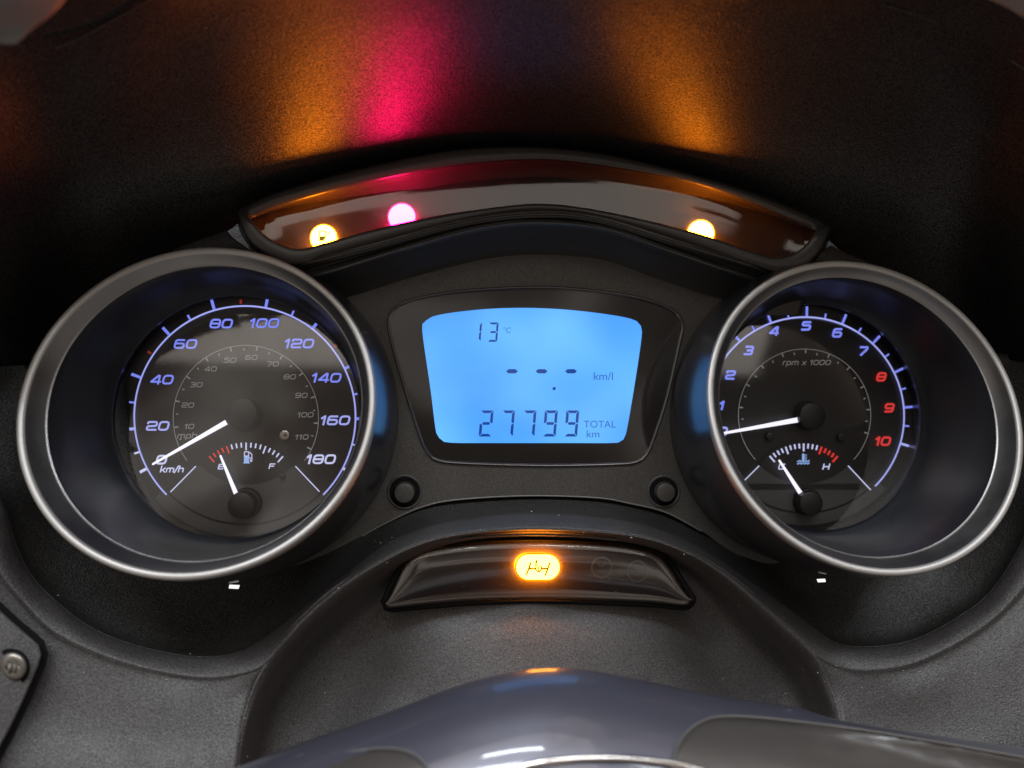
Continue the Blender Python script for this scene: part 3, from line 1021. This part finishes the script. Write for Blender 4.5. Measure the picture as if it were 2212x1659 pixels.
def lamp(u, v, r, d, core, rim, parent, name):
    b = part_empty(name, Lp(u, v, d), parent)
    sl = 0.06      # the lamp lies on the tilted back plate
    n_ = 40
    ring = circ(u, v, r * 0.97, n_)
    mesh('lamp_halo_wall', [Lp(p.x, p.y, d - 1.1 + (v - p.y) * sl) for p in ring] + [Lp(p.x, p.y, d + 0.4 + (v - p.y) * sl) for p in ring],
         [(i, (i + 1) % n_, (i + 1) % n_ + n_, i + n_) for i in range(n_)], core.replace('core', 'side'), b, face_cam=False)  # glowing side added to throw a halo and hot spots round the lamp
    mesh('lamp_rim', [Lp(p.x, p.y, d - 1.1 + (v - p.y) * sl) for p in circ(u, v, r, 40)], [tuple(range(40))], rim, b, smooth=False)
    mesh('lamp_disc', [Lp(p.x, p.y, d - 1.3 + (v - p.y) * sl) for p in circ(u, v, r * 0.90, 40)], [tuple(range(40))], core, b, smooth=False)
    return b


la = lamp(699, 514, 31, DB, 'amber_core', 'amber_rim', strip, 'fuel_warning_lamp')
dl = DB - 1.75
strokes('pump_symbol', [(poly_round([(690, 499), (703, 499), (703, 511), (690, 511)], 1.5, True), True)], 2.2, dl, 'lamp_ink', la)
plate('pump_symbol', [Vector(p) for p in [(689, 511), (704, 511), (701, 520), (689, 524)]], dl, 'lamp_ink', la)
strokes('pump_symbol', [([(707, 500), (711, 504), (712, 508)], False)], 2.0, dl, 'lamp_ink', la)
lamp(868, 469, 32, DB, 'red_core', 'red_rim', strip, 'red_warning_lamp')
lamp(1514, 504, 31, DB, 'amber_core', 'amber_rim', strip, 'amber_warning_lamp')

# ------------------------------------------------------------------ lower indicator window
ind = thing('indicator_panel', Lp(1160, 1240, 20), 'dark smoked indicator window with a lit amber rear-axle lamp', 'indicator panel')
it = [(831, 1300), (855, 1250), (877, 1212), (913, 1189), (1012, 1174), (1122, 1168), (1232, 1170), (1342, 1177), (1415, 1193), (1448, 1221), (1474, 1261), (1496, 1294)]
ib = [(836, 1312), (851, 1314), (902, 1309), (1012, 1300), (1090, 1297), (1162, 1296), (1240, 1297), (1305, 1299), (1415, 1304), (1460, 1309), (1485, 1309), (1494, 1300)]
top = resample([(x, y, 0) for x, y in it], 60)
bot = resample([(x, y, 0) for x, y in ib], 60)
rows = []
for t, dd in ((0.0, 20.2), (0.08, 19.4), (0.3, 18.6), (0.55, 18.5), (0.8, 18.8), (0.95, 19.4), (1.0, 20.4)):
    rows.append([(a.x * (1 - t) + b.x * t, a.y * (1 - t) + b.y * t, dd) for a, b in zip(top, bot)])
loft('smoked_window', rows, 60, 4, 'smoked_lens', ind)
rows = [[(p[0], p[1], (19.0, 17.5, 16.5, 16.3, 16.5, 17.4, 19.0)[k]) for p in r] for k, r in enumerate(rows)]
loft('cover_lens', rows, 60, 4, 'indicator_lens', ind, solid=0)
io = [p.xy for p in top] + [p.xy for p in reversed(bot)]
frame('window_gap', [(offset2d(io, 9), 20.9), (offset2d(io, 6), 19.6), (offset2d(io, 2), 18.8), (offset2d(io, -1), 19.4)], 'black_gap', ind)
tube('lip_bead', [(940, 1172, 15.6), (1020, 1161, 15.6), (1134, 1155, 15.6), (1250, 1158, 15.6), (1330, 1166, 15.6)], 2.6, 'shell_plastic', ind, 40)


def pill(u, v, a, b, n=14):
    out = []
    for sgn, a0 in ((1, -90), (-1, 90)):
        for i in range(n):
            t = R(a0 + 180 * i / (n - 1))
            out.append(Vector((u + sgn * (a - b) + b * math.cos(t), v - b * math.sin(t))))
    return out


DL = 16.9
pl = part_empty('axle_warning_lamp', Lp(1162, 1225, DL), ind)
pw = pill(1162, 1225, 49.5, 30)
npw = len(pw)
mesh('lamp_halo_wall', [Lp(p.x, p.y, DL) for p in pw] + [Lp(p.x, p.y, DL + 2.0) for p in pw], [(i, (i + 1) % npw, (i + 1) % npw + npw, i + npw) for i in range(npw)], 'amber_side', pl, face_cam=False)  # glowing side added to spread an amber halo over the window
plate('lamp_rim', pill(1162, 1225, 50, 30.5), DL, 'amber_rim', pl)
plate('lamp_disc', pill(1162, 1225, 46.5, 27), DL - 0.2, 'amber_pill', pl)


def zp(x, y):
    return Vector((1053 + x * 0.09765, 1161 + y * 0.09765))


di = DL - 0.4
strokes('axle_symbol', [([zp(965, 545), zp(860, 835)], False), ([zp(1385, 550), zp(1275, 850)], False), ([zp(925, 690), zp(1065, 695)], False), ([zp(1200, 690), zp(1325, 690)], False),
                        ([zp(1110, 495), zp(1080, 530), zp(1070, 640)], False)], 4.2, di, 'lamp_ink', pl)
strokes('axle_symbol', [(poly_round([zp(1075, 630), zp(1070, 720), zp(1130, 775), zp(1195, 720), zp(1190, 620)], 4), False)], 3.4, di, 'lamp_ink_dark', pl)
strokes('axle_symbol', [([zp(1130, 630), zp(1130, 750)], False)], 3.0, di, 'lamp_ink', pl)
for (u, v, r, dd) in ((1300, 1226, 24, 18.3), (1377, 1234, 24, 18.3)):
    g = part_empty('unlit_lamp', Lp(u, v, dd), ind)
    frame('lamp_ring', [(circ(u, v, r, 36), dd), (circ(u, v, r - 5, 36), dd)], 'ghost_symbol', g)
    strokes('lamp_symbol', [([(u - 9, v - 8), (u, v - 2), (u + 8, v - 9)], False), ([(u - 7, v + 8), (u + 8, v + 6)], False)], 3.5, dd, 'ghost_symbol', g)


# ------------------------------------------------------------------ gauges
def polar(c, r, a):
    return Vector((c[0] + r * math.cos(R(a)), c[1] - r * math.sin(R(a))))


def gauge(name, label, bz, bzd, dc, wmax, side):
    """Bezel ring, pod, well and dial; bz = bezel centre, dc = dial centre in picture units."""
    C0 = Lp(bz[0], bz[1], bzd)
    DD = 43.0
    C1 = Lp(dc[0], dc[1], DD)
    th = thing(name, Lp(dc[0], dc[1], DD + 4), label, 'gauge', 'round gauges')
    w_end = (C1 - C0).dot(AX) * 1000
    sh = (C1 - C0) - AX * (w_end / 1000)

    def ring_pts(r, wd, n=128):
        t = max(0.0, min(1.0, wd / w_end))
        tau = R(18 * (1 - t))
        e2 = (UP * math.cos(tau) + AX * math.sin(tau))
        c = C0 + AX * (wd / 1000) + sh * t ** 0.75
        return [c + (E1 * math.cos(2 * math.pi * i / n) + e2 * math.sin(2 * math.pi * i / n)) * (r / 1000) for i in range(n)]

    def lathe(nm, prof, mat, face_cam=True):
        n = 128
        V = []
        for r, wd in prof:
            V += ring_pts(r, wd, n)
        Fc = []
        for k in range(len(prof) - 1):
            for i in range(n):
                j = (i + 1) % n
                Fc.append((k * n + i, k * n + j, (k + 1) * n + j, (k + 1) * n + i))
        return mesh(nm, V, Fc, mat, th, face_cam=False)
    lathe('pod_wall', [(54.2, w_end), (54.0, 30), (53.5, 18), (52.4, 11), (50.3, 2.4)], 'pod_plastic')
    lathe('bezel_ring', [(49.6, 4.5), (50.7, 4.0), (50.95, 1.8), (50.85, 0.6), (50.6, 0.15), (50.2, 0.0), (49.35, 0.02), (48.95, 0.25), (48.7, 0.8)], 'satin_metal')
    lathe('bezel_chamfer', [(48.7, 0.8), (48.0, 2.2), (46.3, 5.6), (46.0, 5.9), (45.7, 6.0)], 'chamfer_metal')
    lathe('well', [(45.8, 5.9), (45.4, 7.2), (45.0, 15), (44.2, w_end - 20), (43.1, w_end - 14.5), (42.2, w_end - 11.6), (41.4, w_end - 10.0), (40.7, w_end - 9.1), (40.6, w_end - 8.6), (40.9, w_end - 7), (42.2, w_end - 0.5), (43.5, w_end)], 'well_plastic')
    return th, DD, C0, ring_pts, w_end


def glass_disc(th, ring_pts, w_end):
    V = ring_pts(40.6, w_end - 6.6, 96)
    cz = sum(p.z for p in V) / 96
    V = [p + AX * ((p.z - cz) * 0.14) for p in V]
    mesh('cover_glass', V, [tuple(range(96))], 'dial_glass', th, smooth=False)


def lit(v):
    return 'lit_blue' if v < 905 else ('lit_lav' if v < 960 else 'lit_white')


def arc_strip(name, c, r, wd, a0, a1, d, mat, parent, n=90):
    return strokes(name, [([polar(c, r, a0 + (a1 - a0) * i / (n - 1)) for i in range(n)], False)], wd, d, mat, parent)


def lens_shape(c, l, r, t, b, n=24):
    def arc3(p, q, m):
        # circle arc from p through m to q
        ax, ay = p
        bx, by = m
        cx, cy = q
        dd = 2 * (ax * (by - cy) + bx * (cy - ay) + cx * (ay - by))
        ux = ((ax * ax + ay * ay) * (by - cy) + (bx * bx + by * by) * (cy - ay) + (cx * cx + cy * cy) * (ay - by)) / dd
        uy = ((ax * ax + ay * ay) * (cx - bx) + (bx * bx + by * by) * (ax - cx) + (cx * cx + cy * cy) * (bx - ax)) / dd
        rr = math.hypot(ax - ux, ay - uy)
        t0 = math.atan2(ay - uy, ax - ux)
        t1 = math.atan2(cy - uy, cx - ux)
        tm = math.atan2(by - uy, bx - ux)
        while t1 - t0 > math.pi:
            t1 -= 2 * math.pi
        while t1 - t0 < -math.pi:
            t1 += 2 * math.pi
        return [Vector((ux + rr * math.cos(t0 + (t1 - t0) * i / n), uy + rr * math.sin(t0 + (t1 - t0) * i / n))) for i in range(n)]
    return arc3(l, r, t) + arc3(r, l, b)


def needle(name, tip, base, w0, w1, d0, d1, mat, parent):
    a, b = Vector(tip), Vector(base)
    t = (b - a).normalized()
    n = Vector((-t.y, t.x))
    top = [a + n * w0 / 2, a - t * w0 * 0.3, a - n * w0 / 2, b - n * w1 / 2, b + n * w1 / 2]
    V = [Lp(p.x, p.y, d0) for p in top] + [Lp(p.x, p.y, d1) for p in top]
    Fc = [(0, 1, 2, 3, 4), (9, 8, 7, 6, 5)] + [(i, i + 5, (i + 1) % 5 + 5, (i + 1) % 5) for i in range(5)]
    return mesh(name, V, Fc, mat, parent, smooth=False, face_cam=False)


def dial_common(th, DD, c, rad, v_left, v_right, lens_pts, bottom_r):
    plate_o = plate('dial_plate', circ(c[0], c[1], rad * 1.16, 96), DD, 'dial_black', th)
    # lower apron of the dial, its paler grey standing in for reflected ceiling light
    n = 40
    lo = [polar(c, rad * 0.965, 225 + 90 * i / (n - 1)) for i in range(n)]
    ap = [Vector(v_left[0])] + lo + [Vector(v_right[0]), Vector(v_right[1])] + [Vector(((v_left[1][0] + v_right[1][0]) / 2, v_left[1][1] - 8)), Vector(v_left[1])]
    plate('lower_apron', ap, DD - 0.3, 'dial_grey', plate_o)
    rim_o = circ(c[0], c[1], rad * 1.10, 60, 222, 318)
    rim_i = circ(c[0], c[1], rad * 0.985, 60, 222, 318)
    plate('lower_rim', rim_o + list(reversed(rim_i)), DD - 0.25, 'dial_grey', plate_o)
    arc_strip('groove', c, rad * 0.975, 2.2, 226, 314, DD - 0.55, 'dial_groove', plate_o)
    plate('sub_dial', lens_pts, DD - 0.6, 'dial_black', th)
    strokes('scale_arc', [([polar(c, rad, 225 - 270 * i / 119) for i in range(120)], False)], 3.6, DD - 0.9, 'lit_lav', plate_o)
    for a, b in (v_left, v_right):
        strokes('scale_leg', [([Vector(a), Vector(b)], False)], 2.4, DD - 0.9, 'lit_white', plate_o)
    return plate_o


def tick(c, r0, r1, a, wd, d, mat, parent):
    return strokes('tick_mark', [([polar(c, r0, a), polar(c, r1, a)], False)], wd, d, mat, parent)


# --- speedometer
spd, DD, C0, rp, we = gauge('speedometer', 'left round gauge, silver bezel, blue km/h scale up to 180 with fuel dial', (432, 868), 0, (529, 900), 43, -1)
cl = (529, 900)
rl = 239
lensL = lens_shape(cl, (427, 999), (634, 1004), (532, 955), (535, 1046))
dpl = dial_common(spd, DD, cl, rl, ((368, 1063), (423, 1007)), ((690, 1062), (638, 1007)), lensL, 222)
angL = {0: 207.9}
for k in range(1, 10):
    angL[k * 20] = 186.2 - 26.75 * (k - 1)
for kv, a in angL.items():
    p = polar(cl, rl, a)
    tick(cl, rl + 1, rl + 23, a, 6.2, DD - 0.9, lit(p.y), dpl)
for a, kind in ((198.5, 'w'), (172.8, 'w'), (146.1, 'r'), (119.4, 'w'), (92.0, 'r'), (65.2, 'w'), (38.0, 'r'), (11.5, 'w'), (-14.5, 'w')):
    p = polar(cl, rl, a)
    if kind == 'w':
        tick(cl, rl + 1, rl + 13, a, 4.2, DD - 0.9, lit(p.y), dpl)
    else:
        tick(cl, rl + 5, rl + 14, a, 5.0, DD - 0.9, 'dim_red', dpl)
for t, u, v in (('0', 349, 993), ('20', 341, 920), ('40', 350, 820), ('60', 401, 743), ('80', 478, 699), ('100', 571, 698), ('120', 646, 742), ('140', 705, 816), ('160', 724, 908), ('180', 693, 992)):
    lettering('numeral', t, u, v, 21, DD - 0.9, lit(v), dpl)
lettering('unit_text', 'km/h', 372, 1014, 13, DD - 0.9, 'lit_white', dpl, wide=0.95)
arc_strip('inner_arc', (531, 903), 157, 1.5, 216, -36, DD - 0.9, 'print_grey', dpl)
for k, (t, u, v) in enumerate((('10', 409, 921), ('20', 406, 875), ('30', 424, 831), ('40', 455, 797), ('50', 497, 778), ('60', 543, 772), ('70', 589, 786), ('80', 626, 814), ('90', 651, 854), ('100', 660, 896), ('110', 652, 944))):
    lettering('small_numeral', t, u, v, 11.5, DD - 0.9, 'print_grey', dpl, stroke=0.15)
for k in range(11):
    a = 187.5 - k * 21.3
    tick((531, 903), 156, 147, a, 3.0, DD - 0.9, 'print_grey', dpl)
for k in range(11):
    a = 198 - k * 21.3
    tick((531, 903), 151, 146, a, 2.4, DD - 0.9, 'print_grey', dpl)
lettering('unit_text', 'mph', 405, 941, 12, DD - 0.9, 'print_grey', dpl, stroke=0.14)
# fuel dial
fg = part_empty('fuel_gauge', Lp(532, 1010, DD), spd)
pc = (531.6, 1078)
for i in range(17):
    a = 130.8 - i * 5.1
    tick(pc, 122, 122 - (17 if i % 4 == 0 else 10.5), a, 3.2, DD - 1.0, 'lit_red' if i < 5 else 'lit_white', fg)
lettering('letter', 'E', 478, 1008, 12, DD - 1.0, 'lit_white', fg)
lettering('letter', 'F', 588, 1007, 12, DD - 1.0, 'lit_white', fg)


def pump(u, v, s, parent):
    strokes('pump_icon', [(poly_round([(u - 6 * s, v - 12 * s), (u + 3 * s, v - 12 * s), (u + 3 * s, v - 3 * s), (u - 6 * s, v - 3 * s)], 1, True), True)], 2.0 * s, DD - 1.0, 'lit_white', parent)
    plate('pump_icon', [Vector(q) for q in [(u - 7 * s, v - 3 * s), (u + 4 * s, v - 3 * s), (u + 4 * s, v + 10 * s), (u + 6 * s, v + 13 * s), (u - 9 * s, v + 13 * s), (u - 7 * s, v + 10 * s)]], DD - 1.0, 'icon_blue', parent)
    strokes('pump_icon', [(poly_round([(u + 4 * s, v - 12 * s), (u + 10 * s, v - 7 * s), (u + 10 * s, v + 9 * s), (u + 7 * s, v + 9 * s), (u + 7 * s, v + 1 * s), (u + 4 * s, v)], 2), False)], 1.8 * s, DD - 1.0, 'lit_white', parent)


pump(534, 988, 1.0, fg)
cylinder('hub_base', 533, 1086, 33, DD - 3.0, DD - 0.4, 'dial_groove', fg, rtop=32)
cylinder('hub', 533, 1088, 32, DD - 6.0, DD - 0.4, 'hub_plastic', fg, rtop=28, u1=520, v1=1092)
needle('fuel_needle', (476, 984), (510, 1067), 4.5, 10, DD - 3.6, DD - 2.6, 'needle_glow', fg)
cylinder('main_hub', 530, 897, 36, DD - 5.2, DD - 0.4, 'hub_plastic', spd, rtop=33, u1=521, v1=892)
needle('speed_needle', (329.5, 1003), (489, 912), 4.5, 11, DD - 4.0, DD - 3.0, 'needle_glow', spd)
for (u, v, r) in ((616, 940, 11), (611, 1028, 6)):
    sb = cylinder('dial_screw', u, v, r, DD - 1.9, DD - 0.4, 'screw_steel' if r > 8 else 'hub_plastic', spd, round_px=3)
    if r > 8:
        strokes('cross_slot', [([(u - 4, v - 1), (u + 4, v + 1)], False), ([(u + 1, v - 4), (u - 1, v + 4)], False)], 2.2, DD - 2.0, 'dial_groove', sb)
glass_disc(spd, rp, we)
plate('light_slot', [Vector(p) for p in [(496, 1263), (518, 1264), (515, 1272), (494, 1271)]], 20, 'slot_glow', spd)

# --- tachometer
tch, DD, C0, rp, we = gauge('tachometer', 'right round gauge, silver bezel, rpm scale with red 8, 9, 10 and temperature dial', (1873, 881), -6, (1739, 899), 43, 1)
ct = (1739, 899)
rt = 214
lensR = lens_shape(ct, (1640, 1001), (1833, 1005), (1736, 954), (1742, 1044))
dpr = dial_common(tch, DD, ct, rt, ((1587.5, 1058.5), (1640, 1006)), ((1881, 1058.5), (1832, 1006)), lensR, 200)
for k in range(11):
    a = 89 - 21 * (k - 5)
    p = polar(ct, rt, a)
    tick(ct, rt + 1, rt + 23, a, 5.2, DD - 0.9, lit(p.y), dpr)
    if k < 10:
        tick(ct, rt + 1, rt + 12, a - 10.5, 3.8, DD - 0.9, lit(p.y), dpr)
for t, u, v in (('0', 1561, 932), ('1', 1559, 876), ('2', 1578, 810), ('3', 1617, 757), ('4', 1673, 715), ('5', 1742, 704), ('6', 1809, 719), ('7', 1864, 758), ('8', 1904, 814), ('9', 1921, 881), ('10', 1907, 953)):
    red = t in ('8', '9', '10')
    lettering('numeral', t, u, v, 20, DD - 0.9, 'lit_red' if red else lit(v), dpr, stroke=0.24, wide=0.92)
lettering('unit_text', 'rpm x 1000', 1743, 783, 11.5, DD - 0.9, 'print_grey', dpr, stroke=0.16, wide=0.92)
arc_strip('inner_arc', (1738, 897), 143, 1.5, 222, -42, DD - 0.9, 'print_grey', dpr)
for k in range(11):
    a = 89 - 21 * (k - 5)
    tick((1738, 897), 142, 134, a, 2.8, DD - 0.9, 'print_grey', dpr)
    if k < 10:
        tick((1738, 897), 137, 132, a - 10.5, 2.4, DD - 0.9, 'print_grey', dpr)
tg = part_empty('temperature_gauge', Lp(1736, 1010, DD), tch)
pc = (1736, 1071)
for i in range(17):
    a = 130.5 - i * 5.07
    tick(pc, 113, 113 - (17 if i % 4 == 0 else 10.5), a, 3.6 if i < 12 else 4.6, DD - 1.0, 'lit_red' if i >= 12 else 'lit_white', tg)
lettering('letter', 'C', 1689, 1008, 13, DD - 1.0, 'lit_white', tg)
lettering('letter', 'H', 1785, 1008, 13, DD - 1.0, 'lit_white', tg)
strokes('thermometer_icon', [([(1735, 980), (1735, 996)], False)], 4.6, DD - 1.0, 'icon_blue', tg)
strokes('thermometer_icon', [([(1737, 983), (1743, 983)], False), ([(1737, 987), (1743, 987)], False), ([(1737, 991), (1743, 991)], False)], 1.6, DD - 1.0, 'icon_blue', tg)
for yy in (996, 1001):
    strokes('water_icon', [([(1722 + i * 1.0, yy + 1.6 * math.sin(i * 0.9)) for i in range(28)], False)], 2.0, DD - 1.0, 'icon_blue', tg)
cylinder('hub_base', 1741, 1083, 30, DD - 3.0, DD - 0.4, 'dial_groove', tg, rtop=29)
cylinder('hub', 1742, 1084, 29, DD - 6.0, DD - 0.4, 'hub_plastic', tg, rtop=26, u1=1753, v1=1088)
needle('temperature_needle', (1683, 994), (1729, 1065), 4.5, 9.5, DD - 3.6, DD - 2.6, 'needle_glow', tg)
cylinder('main_hub', 1744, 898, 32, DD - 5.2, DD - 0.4, 'hub_plastic', tch, rtop=29, u1=1756, v1=899)
needle('rpm_needle', (1540, 940), (1723, 907), 4.5, 11, DD - 4.0, DD - 3.0, 'needle_glow', tch)
for (u, v) in ((1661, 943), (1815, 945)):
    sb = cylinder('dial_screw', u, v, 8.5, DD - 1.9, DD - 0.4, 'hub_plastic', tch, round_px=2.5)
    strokes('cross_slot', [([(u - 3, v - 1), (u + 3, v + 1)], False), ([(u + 1, v - 3), (u - 1, v + 3)], False)], 1.8, DD - 2.0, 'dial_groove', sb)
glass_disc(tch, rp, we)
plate('light_slot', [Vector(p) for p in [(1764, 1251), (1782, 1250), (1784, 1257), (1767, 1258)]], 20, 'slot_glow', tch)

# ------------------------------------------------------------------ handlebar cover
hb = thing('handlebar_cover', Lp(1150, 1640, -60), 'glossy blue-grey painted handlebar cover curving across the bottom edge', 'handlebar cover')
sil = [(300, 1745), (508, 1659), (673, 1596), (834, 1540), (995, 1479), (1116, 1450), (1196, 1443), (1277, 1448), (1398, 1471), (1559, 1504), (1720, 1528), (1800, 1552), (1961, 1580), (2212, 1616), (2420, 1650)]


def hrow(dv, d, flat=0.0):
    return [(u, v * (1 - flat) + 1600 * flat + dv, d + abs(u - 1200) * 0.006) for u, v in sil]


_, hb_v = loft('cover_skin', [hrow(60, -20), hrow(12, -30), hrow(0, -36), hrow(8, -42), hrow(40, -50, 0.05), hrow(100, -58, 0.12), hrow(200, -66, 0.2), hrow(380, -72, 0.3)], 100, 6, 'paint', hb)


HBP = []
for p in hb_v:
    t = p.y + D
    if t < D - 0.034:
        pu = CU + p.x / t * F
        HBP.append((pu, CV - p.z / t * F, (t * (1 - A * (pu - CU) / F) - D) * 1000))


def hskin(u, v):
    """Depth of the cover under picture point (u, v), found on its skin."""
    num = den = 0.0
    for pu, pv, dd in HBP:
        q = (pu - u) ** 2 + (pv - v) ** 2
        if q < 10000:
            wgt = (1 - q / 10000) ** 4 / (q + 60)
            num += wgt * dd
            den += wgt
    return num / den if den else -70.0


def patch(name, top, bottom, lift, mat, parent, n=50, m=8):
    T = resample([(x, y, 0) for x, y in top], n)
    B = resample([(x, y, 0) for x, y in bottom], n)
    rows = []
    for j in range(m + 1):
        t = j / m
        rows.append([(a.x * (1 - t) + b.x * t, a.y * (1 - t) + b.y * t, hskin(a.x * (1 - t) + b.x * t, a.y * (1 - t) + b.y * t) - lift) for a, b in zip(T, B)])
    return loft(name, rows, n, 1, mat, parent, solid=0.0008)


rt_top = [(1452, 1690), (1458, 1630), (1478, 1588), (1520, 1556), (1580, 1547), (1700, 1556), (1900, 1582), (2212, 1636), (2380, 1668)]
patch('switch_housing', rt_top, [(1480, 1720), (1560, 1720), (1640, 1725), (1720, 1730), (1800, 1735), (1900, 1740), (2050, 1750), (2250, 1760), (2380, 1770)], 0.9, 'smoke_plastic', hb)
tube('housing_seam', [(u, v, hskin(u, v) - 1.2) for u, v in [(p.x, p.y) for p in resample([(x, y, 0) for x, y in rt_top], 24)]], 1.8, 'seam_edge', hb, 70)
lf_top = [(430, 1715), (560, 1668), (660, 1640), (780, 1620), (850, 1617), (900, 1632), (930, 1668), (945, 1700)]
patch('switch_housing', lf_top, [(450, 1760), (560, 1750), (660, 1745), (760, 1740), (820, 1738), (870, 1736), (900, 1734), (930, 1730)], 0.9, 'smoke_plastic', hb)
tube('housing_seam', [(u, v, hskin(u, v) - 1.2) for u, v in [(p.x, p.y) for p in resample([(x, y, 0) for x, y in lf_top], 24)]], 1.8, 'seam_edge', hb, 60)
ch = [(1040, 1690), (1110, 1660), (1200, 1642), (1300, 1637), (1400, 1642), (1490, 1656), (1560, 1680)]
tube('chrome_arc', [(u, v, hskin(u, v) - 1.6) for u, v in ch], 6.0, 'chrome', hb, 60)

# ------------------------------------------------------------------ dust on the plastics
dv, dfc = [], []
pool = rec_v * 1 + dish_v + pan_v + sh_r + sh_l
fine = []
for _ in range(1400):
    p = random.choice(pool)
    t = p.y + D
    u = CU + p.x / t * F
    v = CV - p.z / t * F
    if -10 < u < 2222 and 1060 < v < 1660:
        q = p + (CAM - p).normalized() * 0.0005
        q += Vector((random.uniform(-1, 1), 0, random.uniform(-1, 1))) * 0.0012
        fine.append(q)
for k in range(40):
    u, v = random.uniform(880, 1450), random.uniform(1190, 1295)
    if abs(u - 1162) > 60:
        fine.append(Lp(u, v, 18.2))
random.shuffle(fine)
for q in fine[:190]:
    s = random.choice([0.00008, 0.0001, 0.00013, 0.0002]) * random.uniform(0.7, 1.3)
    b = len(dv)
    a0 = random.uniform(0, 6.28)
    st = random.uniform(1, 2.2)
    for j in range(3):
        a = a0 + j * 2.09
        dv.append(q + Vector((math.cos(a) * s * st, -0.00003, math.sin(a) * s)))
    dv.append(q + Vector((0, s * 0.8, 0)))
    dfc += [(b, b + 1, b + 2), (b, b + 1, b + 3), (b + 1, b + 2, b + 3), (b + 2, b, b + 3)]
du = mesh('dust', dv, dfc, 'dust_fluff', None, smooth=False, face_cam=False)
du['kind'] = 'stuff'
du['label'] = 'tiny pale dust specks scattered over the dark plastics'
du['category'] = 'dust'
